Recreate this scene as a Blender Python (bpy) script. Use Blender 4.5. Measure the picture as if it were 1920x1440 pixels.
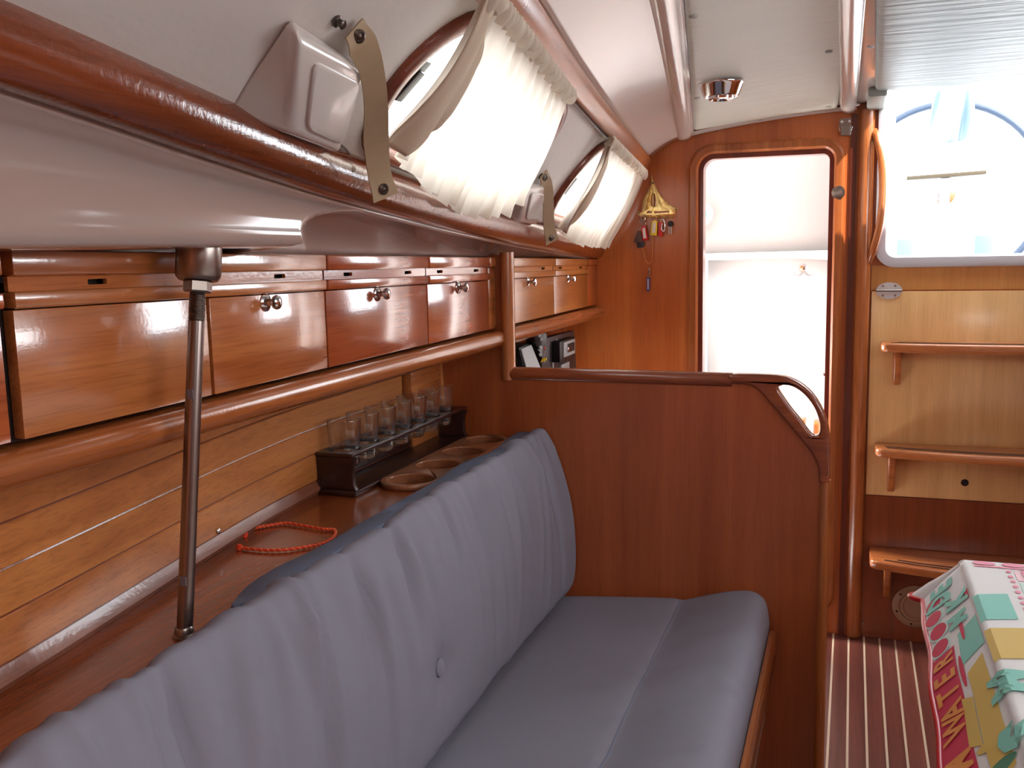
import bpy, bmesh, math, random
import numpy as np
from mathutils import Vector, Matrix
from mathutils.geometry import tessellate_polygon
from math import radians as rd, pi, sin, cos
random.seed(7)
for o in list(bpy.data.objects): bpy.data.objects.remove(o)
SC = bpy.context.scene
COL = SC.collection

# ------------------------------------------------------------------ camera
F = 1800.0; EYE = 1.36; YAW, PITCH, ROLL = rd(19.55), rd(7.869), rd(1.27)
fw = np.array([-sin(YAW)*cos(PITCH), cos(YAW)*cos(PITCH), -sin(PITCH)])
r0 = np.array([cos(YAW), sin(YAW), 0.0]); d0 = np.cross(fw, r0)
rt = cos(ROLL)*r0 + sin(ROLL)*d0; dn = -sin(ROLL)*r0 + cos(ROLL)*d0
cam = bpy.data.cameras.new('camera'); camo = bpy.data.objects.new('camera', cam); COL.objects.link(camo)
cam.sensor_fit = 'HORIZONTAL'; cam.sensor_width = 36.0; cam.lens = 36.0*F/1920.0; cam.clip_start = 0.02
camo.matrix_world = Matrix(((rt[0], -dn[0], -fw[0], 0), (rt[1], -dn[1], -fw[1], 0), (rt[2], -dn[2], -fw[2], EYE), (0, 0, 0, 1)))
SC.camera = camo

# ------------------------------------------------------------------ world, sun, daylight, exposure
SC.view_settings.view_transform = 'Standard'; SC.view_settings.look = 'None'
SC.view_settings.gamma = 1.0; SC.view_settings.use_curve_mapping = False
SC.view_settings.exposure = 0.70
SC.cycles.transparent_max_bounces = 32; SC.cycles.transmission_bounces = 16
wd = bpy.data.worlds.new('sky'); SC.world = wd; wd.use_nodes = True
bg = wd.node_tree.nodes['Background']; bg.inputs[0].default_value = (0.90, 0.95, 1.0, 1); bg.inputs[1].default_value = 6.0
sun = bpy.data.lights.new('sun', 'SUN'); sun.energy = 6.0; sun.angle = rd(1.0); sun.color = (1.0, 0.95, 0.88)
suno = bpy.data.objects.new('sun', sun); COL.objects.link(suno)
suno.rotation_euler = Vector((-0.56, 0.44, -0.70)).to_track_quat('-Z', 'Y').to_euler()
def area(name, loc, direction, sx, sy, power, col=(1.0, 0.97, 0.93)):
    l = bpy.data.lights.new(name, 'AREA'); l.shape = 'RECTANGLE'; l.size = sx; l.size_y = sy; l.energy = power; l.color = col
    o = bpy.data.objects.new(name, l); COL.objects.link(o); o.location = loc
    o.rotation_euler = Vector(direction).to_track_quat('-Z', 'Y').to_euler()
    return o
# lamps boosting starboard-window and washroom-hatch daylight; saloon and port fill lamps are added
area('daylight_starboard_windows', (1.68, 1.3, 1.58), (-1, 0, -0.25), 1.5, 0.24, 3)
area('fill_saloon_ceiling', (0.45, 0.1, 1.806), (0, 0, -1), 0.5, 0.5, 8)  # added fill lamp below the closed ceiling, out of view
area('daylight_washroom_hatch', (-0.42, 3.70, 1.93), (0, 0, -1), 0.36, 0.30, 3)
area('fill_washroom_side', (-1.09, 3.78, 0.90), (1, 0.30, -0.15), 0.34, 0.28, 34)  # added fill lamp, set low to brighten the washroom and its reflection

# ------------------------------------------------------------------ pixel -> place helpers (pixel rays cut with real planes)
def ray(px, py): return fw + rt*((px-960)/F) + dn*((py-720)/F)
C0 = np.array([0, 0, EYE])
def onY(px, py, v): d = ray(px, py); return C0 + d*(v/d[1])
def onX(px, py, v): d = ray(px, py); return C0 + d*(v/d[0])
def onZ(px, py, v): d = ray(px, py); return C0 + d*((v-EYE)/d[2])

YB, YP = 3.42, 2.36          # aft bulkhead, partition
XL = -0.875                  # locker fronts
ZS = 0.867                   # shelf

# ------------------------------------------------------------------ materials
def mat(name):
    m = bpy.data.materials.new(name); m.use_nodes = True
    return m, m.node_tree.nodes, m.node_tree.links, m.node_tree.nodes['Principled BSDF']
def lin(c): return tuple((x/12.92 if x <= 0.04045 else ((x+0.055)/1.055)**2.4) for x in [v/255 for v in c]) + (1,)
def plain(name, col, rough=0.5, metal=0.0, coat=0.0, spec=0.5, bump=None, noise=0.0, nscale=8.0):
    m, N, L, b = mat(name)
    b.inputs['Base Color'].default_value = lin(col); b.inputs['Roughness'].default_value = rough
    b.inputs['Metallic'].default_value = metal; b.inputs['Coat Weight'].default_value = coat; b.inputs['Coat Roughness'].default_value = 0.08
    b.inputs['Specular IOR Level'].default_value = spec
    tc = N.new('ShaderNodeTexCoord')
    if noise:
        n = N.new('ShaderNodeTexNoise'); n.inputs['Scale'].default_value = nscale; n.inputs['Detail'].default_value = 5
        L.new(tc.outputs['Object'], n.inputs['Vector'])
        mx = N.new('ShaderNodeMix'); mx.data_type = 'RGBA'
        c = lin(col); mx.inputs[6].default_value = tuple(v*(1-noise) for v in c[:3])+(1,); mx.inputs[7].default_value = tuple(min(1, v*(1+noise)) for v in c[:3])+(1,)
        L.new(n.outputs['Fac'], mx.inputs[0]); L.new(mx.outputs[2], b.inputs['Base Color'])
    if bump:
        n = N.new('ShaderNodeTexNoise'); n.inputs['Scale'].default_value = bump[0]; n.inputs['Detail'].default_value = 4
        mp = N.new('ShaderNodeMapping'); L.new(tc.outputs['Object'], mp.inputs[0])
        if len(bump) > 2: mp.inputs['Scale'].default_value = bump[2]
        L.new(mp.outputs[0], n.inputs['Vector'])
        bp = N.new('ShaderNodeBump'); bp.inputs['Strength'].default_value = bump[1]; bp.inputs['Distance'].default_value = 0.004 if bump[1] >= 1 else 0.002
        L.new(n.outputs['Fac'], bp.inputs['Height']); L.new(bp.outputs[0], b.inputs['Normal'])
    return m
def wood(name, dark, light, axis, rough=0.3, coat=0.5, band=1.0, peel=0.06, pore=0.30, sheet=0.0):
    """varnished veneer: stretched grain along one axis, fine pores, orange-peel varnish"""
    m, N, L, b = mat(name)
    tc = N.new('ShaderNodeTexCoord'); oi = N.new('ShaderNodeObjectInfo')
    add = N.new('ShaderNodeVectorMath'); add.operation = 'MULTIPLY_ADD'
    L.new(oi.outputs['Random'], add.inputs[0]); add.inputs[1].default_value = (7.3, 5.1, 3.7); L.new(tc.outputs['Object'], add.inputs[2])
    i = 'xyz'.index(axis)
    def nz(along, cross, scale, detail, dist=0.0):
        mp = N.new('ShaderNodeMapping'); s = [cross]*3; s[i] = along; mp.inputs['Scale'].default_value = s
        L.new(add.outputs[0], mp.inputs[0])
        n = N.new('ShaderNodeTexNoise'); n.inputs['Scale'].default_value = scale; n.inputs['Detail'].default_value = detail
        n.inputs['Distortion'].default_value = dist; n.inputs['Roughness'].default_value = 0.62
        L.new(mp.outputs[0], n.inputs['Vector']); return n
    n1 = nz(0.35, 9.0*band, 1.6, 6, 0.6); n2 = nz(6.0, 150.0, 1.5, 3); n3 = nz(0.5, 3.0, 1.2, 3, 0.3)
    r1 = N.new('ShaderNodeValToRGB'); L.new(n1.outputs['Fac'], r1.inputs[0])
    r1.color_ramp.elements[0].position = 0.34; r1.color_ramp.elements[1].position = 0.68
    r1.color_ramp.elements[0].color = lin(dark); r1.color_ramp.elements[1].color = lin(light)
    mu = N.new('ShaderNodeMix'); mu.data_type = 'RGBA'; mu.blend_type = 'MULTIPLY'; mu.inputs[0].default_value = pore
    r2 = N.new('ShaderNodeValToRGB'); L.new(n2.outputs['Fac'], r2.inputs[0]); r2.color_ramp.elements[0].position = 0.36; r2.color_ramp.elements[1].position = 0.5
    r2.color_ramp.elements[0].color = (0.35, 0.28, 0.24, 1); r2.color_ramp.elements[1].color = (1, 1, 1, 1)
    L.new(r1.outputs[0], mu.inputs[6]); L.new(r2.outputs[0], mu.inputs[7])
    hs = N.new('ShaderNodeHueSaturation'); mr = N.new('ShaderNodeMapRange'); L.new(n3.outputs['Fac'], mr.inputs[0])
    mr.inputs[1].default_value = 0.3; mr.inputs[2].default_value = 0.7; mr.inputs[3].default_value = 0.86; mr.inputs[4].default_value = 1.14
    if sheet:       # book-matched veneer leaves of slightly different tone
        sp = N.new('ShaderNodeSeparateXYZ'); L.new(tc.outputs['Object'], sp.inputs[0])
        q1 = N.new('ShaderNodeMath'); q1.operation = 'MULTIPLY'; q1.inputs[1].default_value = 1/sheet; L.new(sp.outputs[0], q1.inputs[0])
        q2 = N.new('ShaderNodeMath'); q2.operation = 'FLOOR'; L.new(q1.outputs[0], q2.inputs[0])
        wn = N.new('ShaderNodeTexWhiteNoise'); wn.noise_dimensions = '1D'; L.new(q2.outputs[0], wn.inputs['W'])
        q3 = N.new('ShaderNodeMath'); q3.operation = 'MULTIPLY_ADD'; q3.inputs[1].default_value = 0.20; q3.inputs[2].default_value = -0.10; L.new(wn.outputs['Value'], q3.inputs[0])
        q4 = N.new('ShaderNodeMath'); q4.operation = 'ADD'; L.new(q3.outputs[0], q4.inputs[0]); L.new(mr.outputs[0], q4.inputs[1]); L.new(q4.outputs[0], hs.inputs['Value'])
    else: L.new(mr.outputs[0], hs.inputs['Value'])
    L.new(mu.outputs[2], hs.inputs['Color']); L.new(hs.outputs[0], b.inputs['Base Color'])
    b.inputs['Roughness'].default_value = rough; b.inputs['Coat Weight'].default_value = coat; b.inputs['Coat Roughness'].default_value = 0.12; b.inputs['Coat IOR'].default_value = 1.7 if coat >= 1 else 1.5
    n4 = N.new('ShaderNodeTexNoise'); n4.inputs['Scale'].default_value = 130; n4.inputs['Detail'].default_value = 2; L.new(tc.outputs['Object'], n4.inputs['Vector'])
    bp = N.new('ShaderNodeBump'); bp.inputs['Strength'].default_value = peel; bp.inputs['Distance'].default_value = 0.004
    ma = N.new('ShaderNodeMath'); ma.operation = 'MULTIPLY_ADD'; ma.inputs[1].default_value = 0.5; L.new(n2.outputs['Fac'], ma.inputs[0]); L.new(n4.outputs['Fac'], ma.inputs[2])
    L.new(ma.outputs[0], bp.inputs['Height']); L.new(bp.outputs[0], b.inputs['Normal']); L.new(bp.outputs[0], b.inputs['Coat Normal'])
    return m
W_BULK = wood('bulkhead_veneer', (170, 82, 36), (198, 108, 50), 'z', pore=.18, band=.8, sheet=.14)
W_PART = wood('partition_veneer', (150, 70, 36), (172, 90, 48), 'z', pore=.18, band=.8, sheet=.137)
W_DOOR = wood('locker_door_veneer', (166, 90, 44), (200, 124, 68), 'y', coat=1.0, rough=.25, peel=.03)
W_DOOR2 = wood('locker_door_veneer_red', (158, 72, 38), (194, 102, 56), 'y', coat=1.0, rough=.22, peel=.03)
W_PLANK = wood('plank_veneer', (168, 98, 50), (206, 134, 74), 'y', rough=.35, coat=.35)
W_MOULD = wood('moulding_wood', (134, 68, 30), (184, 106, 54), 'y', rough=0.25)
W_RAIL = wood('handrail_wood', (96, 42, 18), (140, 66, 30), 'y', rough=0.22, coat=0.7, peel=0.1)
W_RAILX = wood('partition_rail_wood', (116, 52, 28), (158, 82, 46), 'x', rough=0.25)
W_RAILZ = wood('upright_wood', (150, 78, 38), (188, 112, 60), 'z', rough=0.25)
W_SHELF = wood('shelf_veneer', (112, 50, 24), (150, 76, 38), 'y', rough=0.25)
W_LIGHT = wood('companionway_veneer', (214, 166, 108), (230, 184, 126), 'z', pore=.15)
W_GOLD = wood('companionway_upper_veneer', (178, 116, 58), (198, 136, 72), 'z', pore=.15)
W_LOW = wood('companionway_lower_veneer', (112, 52, 26), (140, 70, 36), 'z', pore=.18)
W_STEP = wood('step_wood', (160, 88, 44), (196, 120, 66), 'x', rough=0.28)
W_CUP = wood('cup_holder_wood', (134, 80, 52), (168, 108, 74), 'y', rough=0.3)
W_RACK = wood('dark_rack_wood', (38, 16, 12), (60, 28, 20), 'y', rough=0.4, coat=.2)
W_FLOOR = wood('floor_board_wood', (96, 50, 42), (128, 74, 62), 'y', rough=0.32, coat=0.3)
W_TRIMR = wood('window_frame_wood', (106, 50, 34), (142, 74, 52), 'y', rough=0.3)
W_TRACK = wood('curtain_track_wood', (150, 84, 42), (186, 112, 60), 'y', rough=0.3)
M_HOLLY = plain('holly_strip', (214, 196, 170), 0.4)
M_GEL2 = plain('white_gelcoat_shaded', (178, 156, 148), 0.12, coat=0.6, bump=(3.0, 0.05), noise=0.02)  # white gelcoat with deck shade and wood bounce put into its colour
M_GEL = plain('white_gelcoat', (220, 212, 206), 0.16, coat=0.5, bump=(3.0, 0.05), noise=0.02)
M_VINYL = plain('headliner_vinyl', (208, 200, 194), 0.5, bump=(70.0, 0.40, (1, 0.5, 1)), noise=0.05, nscale=5)
M_VPAN = plain('ceiling_panel_vinyl', (204, 208, 198), 0.42, bump=(22.0, 1.0, (0.25, 1.8, 1)), noise=0.06, nscale=9)
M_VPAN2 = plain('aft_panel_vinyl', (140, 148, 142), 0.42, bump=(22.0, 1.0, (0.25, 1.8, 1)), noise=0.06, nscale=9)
M_WHITE = plain('white_laminate', (240, 242, 242), 0.35)
M_CUSH = plain('grey_cushion_cloth', (137, 136, 150), 0.85, bump=(900.0, 0.12), noise=0.05, nscale=7, spec=0.25)
M_CUSHB = plain('blue_grey_flange_cloth', (112, 122, 146), 0.85, bump=(900.0, 0.12), spec=0.25)
M_STEEL = plain('brushed_steel', (150, 140, 134), 0.3, 1.0, bump=(40.0, 0.05, (1, 1, 30)))
M_ROD = plain('rod_steel', (134, 122, 118), 0.28, 1.0)
M_CHROME = plain('chrome', (214, 212, 214), 0.08, 1.0)
M_BRASS = plain('brass', (228, 200, 136), 0.2, 1.0, bump=(90.0, 0.6))
M_BLACK = plain('black_plastic', (24, 22, 22), 0.4)
M_DARK = plain('dark_gap', (30, 14, 10), 0.8)
M_DGREY = plain('dark_grey_plastic', (62, 52, 52), 0.45)
M_LGREY = plain('light_grey_plastic', (176, 178, 178), 0.45)
M_ALU = plain('aluminium_frame', (206, 206, 212), 0.4, 0.3)
M_STRAP = plain('aged_vinyl_strap', (170, 146, 116), 0.55, noise=0.18, nscale=14)
M_ORANGE = plain('orange_cord', (222, 62, 28), 0.7, noise=0.35, nscale=160)
M_TAN = plain('tan_cord', (196, 120, 60), 0.8, noise=0.25, nscale=200)
M_RED = plain('red_plastic', (196, 24, 34), 0.35)
M_YEL = plain('yellow_plastic', (232, 196, 40), 0.35)
M_BLUE = plain('blue_plastic', (52, 66, 132), 0.35)
M_PAPER = plain('paper_insert', (226, 208, 200), 0.7)
M_LEATH = plain('brown_leather', (92, 62, 56), 0.6, noise=0.2, nscale=40)
M_TEAL = plain('teal_plastic', (120, 206, 186), 0.4)
M_NAVY = plain('navy_leather', (30, 46, 66), 0.5)
M_INLAY = plain('black_inlay', (34, 34, 44), 0.5)
def glass(name, col=(1, 1, 1, 1), ior=1.45, rough=0.0):
    m, N, L, b = mat(name)
    b.inputs['Base Color'].default_value = col; b.inputs['Transmission Weight'].default_value = 1; b.inputs['Roughness'].default_value = rough; b.inputs['IOR'].default_value = ior
    return m
def thin_glass():
    m = bpy.data.materials.new('drinking_glass'); m.use_nodes = True; N = m.node_tree.nodes; L = m.node_tree.links; N.clear()
    o = N.new('ShaderNodeOutputMaterial'); t = N.new('ShaderNodeBsdfTransparent'); t.inputs[0].default_value = (0.95, 0.96, 0.96, 1)
    g = N.new('ShaderNodeBsdfGlossy'); g.inputs['Roughness'].default_value = 0.02; mx = N.new('ShaderNodeMixShader'); fr = N.new('ShaderNodeLayerWeight'); fr.inputs[0].default_value = 0.5; pw = N.new('ShaderNodeMath'); pw.operation = 'POWER'; pw.inputs[1].default_value = 2.0; ad = N.new('ShaderNodeMath'); ad.operation = 'MULTIPLY_ADD'; ad.inputs[1].default_value = 0.95; ad.inputs[2].default_value = 0.07
    L.new(fr.outputs['Facing'], pw.inputs[0]); L.new(pw.outputs[0], ad.inputs[0]); L.new(ad.outputs[0], mx.inputs[0]); L.new(t.outputs[0], mx.inputs[1]); L.new(g.outputs[0], mx.inputs[2]); L.new(mx.outputs[0], o.inputs[0]); return m
M_GLASS = thin_glass(); M_GBASE = glass('thick_glass_base', (1, 1, 1, 1))
def pane_mat():
    m = bpy.data.materials.new('window_pane'); m.use_nodes = True; N = m.node_tree.nodes; L = m.node_tree.links; N.clear()
    o = N.new('ShaderNodeOutputMaterial'); t = N.new('ShaderNodeBsdfTransparent'); t.inputs[0].default_value = (0.86, 0.88, 0.9, 1)
    g = N.new('ShaderNodeBsdfGlossy'); g.inputs['Roughness'].default_value = 0.03; mx = N.new('ShaderNodeMixShader'); mx.inputs[0].default_value = 0.06
    L.new(t.outputs[0], mx.inputs[1]); L.new(g.outputs[0], mx.inputs[2]); L.new(mx.outputs[0], o.inputs[0]); return m
M_PANE = pane_mat()
def cloth_mat(name, col, trans):
    m = bpy.data.materials.new(name); m.use_nodes = True; N = m.node_tree.nodes; L = m.node_tree.links; N.clear()
    o = N.new('ShaderNodeOutputMaterial'); d = N.new('ShaderNodeBsdfDiffuse'); d.inputs[0].default_value = lin(col)
    t = N.new('ShaderNodeBsdfTranslucent'); t.inputs[0].default_value = lin(col); mx = N.new('ShaderNodeMixShader'); mx.inputs[0].default_value = trans
    n = N.new('ShaderNodeTexNoise'); n.inputs['Scale'].default_value = 500; bp = N.new('ShaderNodeBump'); bp.inputs['Strength'].default_value = 0.1; bp.inputs['Distance'].default_value = 0.001
    L.new(n.outputs['Fac'], bp.inputs['Height']); L.new(bp.outputs[0], d.inputs['Normal'])
    L.new(d.outputs[0], mx.inputs[1]); L.new(t.outputs[0], mx.inputs[2]); L.new(mx.outputs[0], o.inputs[0]); return m
M_CURT = cloth_mat('cream_curtain_cloth', (238, 228, 212), 0.28)

# ------------------------------------------------------------------ object helpers
def link(o, parent=None):
    COL.objects.link(o)
    if parent is not None:
        o.parent = parent
    return o
def thing(name, label, cat, loc=(0, 0, 0), group=None):
    o = bpy.data.objects.new(name, None); o.empty_display_size = 0.05; COL.objects.link(o); o.location = [float(v) for v in loc]
    o['label'] = label; o['category'] = cat
    if group: o['group'] = group
    return o
def tag(o, label, cat, group=None):
    o['label'] = label; o['category'] = cat
    if group: o['group'] = group
    return o
def struct(o, label=None):
    o['kind'] = 'structure'
    if label: o['label'] = label
    return o
def org(parent):
    v = Vector((0, 0, 0)); p = parent
    while p is not None: v += p.location; p = p.parent
    return v
def mesh(name, verts, faces, m, parent=None, smooth=False, world=True, base=None):
    """one mesh object. Vertices come in world coordinates; the object's origin is put at its parent or at `base`."""
    off = org(parent) if world else Vector((0, 0, 0))
    if base is not None: off = Vector(base)
    me = bpy.data.meshes.new(name); me.from_pydata([(float(v[0])-off.x, float(v[1])-off.y, float(v[2])-off.z) for v in verts], [], faces)
    me.materials.append(m); me.update()
    if smooth:
        for p in me.polygons: p.use_smooth = True
    o = bpy.data.objects.new(name, me); link(o, parent)
    if base is not None: o.location = Vector(base) - (org(parent) if parent else Vector((0, 0, 0)))
    return o
def from_bm(name, bm, m, parent=None, smooth=False, base=None, auto=None):
    bmesh.ops.recalc_face_normals(bm, faces=bm.faces)
    v = [x.co.copy() for x in bm.verts]; bm.verts.index_update(); f = [[x.index for x in fc.verts] for fc in bm.faces]; bm.free()
    o = mesh(name, v, f, m, parent, smooth, base=base)
    if auto: sharp(o, auto)
    return o
def sharp(o, ang):
    me = o.data; bm = bmesh.new(); bm.from_mesh(me)
    for f in bm.faces: f.smooth = True
    for e in bm.edges:
        if len(e.link_faces) == 2 and e.calc_face_angle(0) > rd(ang): e.smooth = False
    bm.to_mesh(me); bm.free()
def bbox_bm(lo, hi, bev=0.0, seg=2):
    bm = bmesh.new(); bmesh.ops.create_cube(bm, size=1.0)
    for v in bm.verts: v.co = Vector([lo[k] + (v.co[k]+0.5)*(hi[k]-lo[k]) for k in range(3)])
    if bev: bmesh.ops.bevel(bm, geom=list(bm.edges), offset=bev, segments=seg, profile=0.5, affect='EDGES')
    return bm
def box(name, lo, hi, m, parent=None, bev=0.0, seg=2, base=None):
    return from_bm(name, bbox_bm(lo, hi, bev, seg), m, parent, base=base, auto=24 if bev else None)
def hexa(name, pts, m, parent=None, bev=0.0, seg=2, base=None):
    """8 corner points: bottom 4 then top 4 (same order)"""
    bm = bmesh.new(); v = [bm.verts.new(Vector([float(c) for c in p])) for p in pts]
    for f in ((0, 1, 2, 3), (4, 5, 6, 7), (0, 1, 5, 4), (1, 2, 6, 5), (2, 3, 7, 6), (3, 0, 4, 7)): bm.faces.new([v[k] for k in f])
    bmesh.ops.recalc_face_normals(bm, faces=bm.faces)
    if bev: bmesh.ops.bevel(bm, geom=list(bm.edges), offset=bev, segments=seg, profile=0.5, affect='EDGES')
    return from_bm(name, bm, m, parent, base=base, auto=24 if bev else None)
def catmull(pts, n=8, closed=False):
    P = [np.array(p, float) for p in pts]; out = []; k = len(P)
    for i in range(k if closed else k-1):
        a = P[(i-1) % k] if closed or i > 0 else 2*P[0]-P[1]; b = P[i]; c = P[(i+1) % k]; d = P[(i+2) % k] if closed or i < k-2 else 2*P[-1]-P[-2]
        for j in range(n):
            t = j/n; out.append(0.5*((2*b)+(c-a)*t+(2*a-5*b+4*c-d)*t*t+(3*b-a-3*c+d)*t**3))
    if not closed: out.append(P[-1])
    return out
def sweep(path, prof, up=(0, 0, 1), closed=False, cap=True, closed_prof=True):
    """prof: (side, up) 2D points swept along path. side = tangent x up"""
    P = [Vector([float(c) for c in p]) for p in path]; n = len(P); m = len(prof); V = []; Fc = []
    for i, p in enumerate(P):
        a = P[(i-1) % n] if closed or i > 0 else P[i]; b = P[(i+1) % n] if closed or i < n-1 else P[i]
        t = (b-a).normalized(); u = Vector(up(i) if callable(up) else up); s = t.cross(u)
        s = s.normalized() if s.length > 1e-6 else Vector((1, 0, 0)); u = s.cross(t).normalized()
        for q in prof: V.append(p + s*q[0] + u*q[1])
    for i in range(n if closed else n-1):
        j = (i+1) % n
        for k in range(m if closed_prof else m-1):
            l = (k+1) % m; Fc.append((i*m+k, i*m+l, j*m+l, j*m+k))
    if cap and not closed and closed_prof: Fc.append(tuple(range(m))[::-1]); Fc.append(tuple(range((n-1)*m, n*m)))
    return V, Fc
def circ(r, n=12, ry=None): return [(r*cos(2*pi*k/n), (ry or r)*sin(2*pi*k/n)) for k in range(n)]
def tube(name, path, r, m, parent=None, n=10, up=(0, 0, 1), closed=False, base=None, ry=None):
    P = [Vector([float(c) for c in p]) for p in path]
    # parallel transport frame
    nn = len(P); V = []; Fc = []; t0 = (P[1]-P[0]).normalized(); u = t0.orthogonal().normalized()
    for i, p in enumerate(P):
        a = P[(i-1) % nn] if closed or i > 0 else P[i]; b = P[(i+1) % nn] if closed or i < nn-1 else P[i]
        t = (b-a).normalized(); u = (u - t*u.dot(t)).normalized(); s = t.cross(u)
        rr = r[i] if hasattr(r, '__len__') else r
        for k in range(n): V.append(p + s*rr*cos(2*pi*k/n) + u*rr*sin(2*pi*k/n))
    for i in range(nn if closed else nn-1):
        j = (i+1) % nn
        for k in range(n): l = (k+1) % n; Fc.append((i*n+k, i*n+l, j*n+l, j*n+k))
    if not closed: Fc.append(tuple(range(n))[::-1]); Fc.append(tuple(range((nn-1)*n, nn*n)))
    o = mesh(name, V, Fc, m, parent, base=base); sharp(o, 60); return o
def lathe(name, prof, c, m, parent=None, axis=(0, 0, 1), n=24, base=None, ang=40, closed=False):
    """prof: (radius, height) along axis from c"""
    ax = Vector(axis).normalized(); u = ax.orthogonal().normalized(); w = ax.cross(u); c = Vector([float(x) for x in c]); V = []; Fc = []; k = len(prof)
    for r, h in prof:
        for j in range(n): V.append(c + ax*h + (u*cos(2*pi*j/n)+w*sin(2*pi*j/n))*max(r, 1e-5))
    for i in range(k if closed else k-1):
        i2 = (i+1) % k
        for j in range(n): l = (j+1) % n; Fc.append((i*n+j, i*n+l, i2*n+l, i2*n+j))
    if not closed:
        if prof[0][0] > 1e-4: Fc.append(tuple(range(n))[::-1])
        if prof[-1][0] > 1e-4: Fc.append(tuple(range((k-1)*n, k*n)))
    bm = bmesh.new(); vs = [bm.verts.new(v) for v in V]
    for f in Fc: bm.faces.new([vs[q] for q in f])
    bmesh.ops.remove_doubles(bm, verts=bm.verts, dist=2e-5)
    return from_bm(name, bm, m, parent, base=base, auto=ang)
def plate(name, outer, holes, fmap, th, m, parent=None, bev=0.0, base=None, seg=2, auto=35):
    """flat plate with holes; 2D loops mapped by fmap(u,v,w) with w from 0 (front) to th (back)"""
    loops = [outer] + list(holes)
    allp = [p for l in loops for p in l]
    tris = tessellate_polygon([[Vector((float(p[0]), float(p[1]), 0)) for p in l] for l in loops])
    bm = bmesh.new(); n = len(allp)
    A = [bm.verts.new(Vector([float(c) for c in fmap(p[0], p[1], 0)])) for p in allp]
    B = [bm.verts.new(Vector([float(c) for c in fmap(p[0], p[1], th)])) for p in allp]
    for t in tris:
        try: bm.faces.new([A[k] for k in t]); bm.faces.new([B[k] for k in t][::-1])
        except ValueError: pass
    i0 = 0
    for l in loops:
        k = len(l)
        for j in range(k):
            a, b = i0+j, i0+(j+1) % k
            try: bm.faces.new([A[a], A[b], B[b], B[a]])
            except ValueError: pass
        i0 += k
    bmesh.ops.recalc_face_normals(bm, faces=bm.faces)
    if bev:
        ed = [e for e in bm.edges if len(e.link_faces) == 2 and e.calc_face_angle(0) > rd(60) and not (e.verts[0] in A and e.verts[1] in B) and not (e.verts[1] in A and e.verts[0] in B)]
        bmesh.ops.bevel(bm, geom=ed, offset=bev, segments=seg, profile=0.5, affect='EDGES')
    return from_bm(name, bm, m, parent, base=base, auto=auto)
def mapY(Y, s=1): return lambda u, v, w: (u, Y+s*w, v)          # u=x, v=z, depth along +y
def mapX(X, s=-1): return lambda u, v, w: (X+s*w, u, v)         # u=y, v=z
def mapZ(Z, s=-1): return lambda u, v, w: (u, v, Z+s*w)         # u=x, v=y
def rrect(x0, x1, z0, z1, r, n=6):
    r = r if hasattr(r, '__len__') else [r]*4; out = []
    for (cx, cz, a0, k) in ((x1-r[0], z0+r[0], -90, 0), (x1-r[1], z1-r[1], 0, 1), (x0+r[2], z1-r[2], 90, 2), (x0+r[3], z0+r[3], 180, 3)):
        if r[k] < 1e-5: out.append((cx, cz)); continue
        for j in range(n+1):
            a = rd(a0+90*j/n); out.append((cx+r[k]*cos(a), cz+r[k]*sin(a)))
    return out
def grid(name, f, us, vs, m, parent=None, smooth=True, skip=None, base=None, flip=False):
    V = [f(u, v) for u in us for v in vs]; nv = len(vs); Fc = []
    for i in range(len(us)-1):
        for j in range(nv-1):
            if skip and skip(0.5*(us[i]+us[i+1]), 0.5*(vs[j]+vs[j+1])): continue
            q = (i*nv+j, i*nv+j+1, (i+1)*nv+j+1, (i+1)*nv+j); Fc.append(q[::-1] if flip else q)
    return mesh(name, V, Fc, m, parent, smooth, base=base)
def solidify(o, t, off=0.0):
    md = o.modifiers.new('thickness', 'SOLIDIFY'); md.thickness = t; md.offset = off; return o
def copy_tree(o, parent=None, loc=None):
    c = o.copy(); COL.objects.link(c); c.parent = parent
    if loc is not None: c.location = loc
    for ch in [k for k in o.children]: copy_tree(ch, c)
    return c
def smooth01(t): t = min(1, max(0, t)); return t*t*(3-2*t)
lsp = lambda a, b, n: [a+(b-a)*k/(n-1) for k in range(n)]

# ================================================================== THE SETTING
# ---- cabin sole: mahogany boards with holly strips
fl = struct(box('floor', (-0.75, -1.5, -0.06), (1.75, YB+0.03, -0.010), plain('floor_ply', (70, 40, 30), 0.7)), 'dark timber cabin sole with pale strips')
x = -0.031 - 0.0503*3
bd = None
for k in range(33):
    x0 = x + 0.0503*k
    b = box('floor_board', (x0+0.0032, -1.4, -0.010), (x0+0.0503-0.0032, YB, 0.0), W_FLOOR, fl)
    box('holly_strip', (x0-0.0032, -1.4, -0.010), (x0+0.0032, YB, -0.0004), M_HOLLY, fl)

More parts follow.
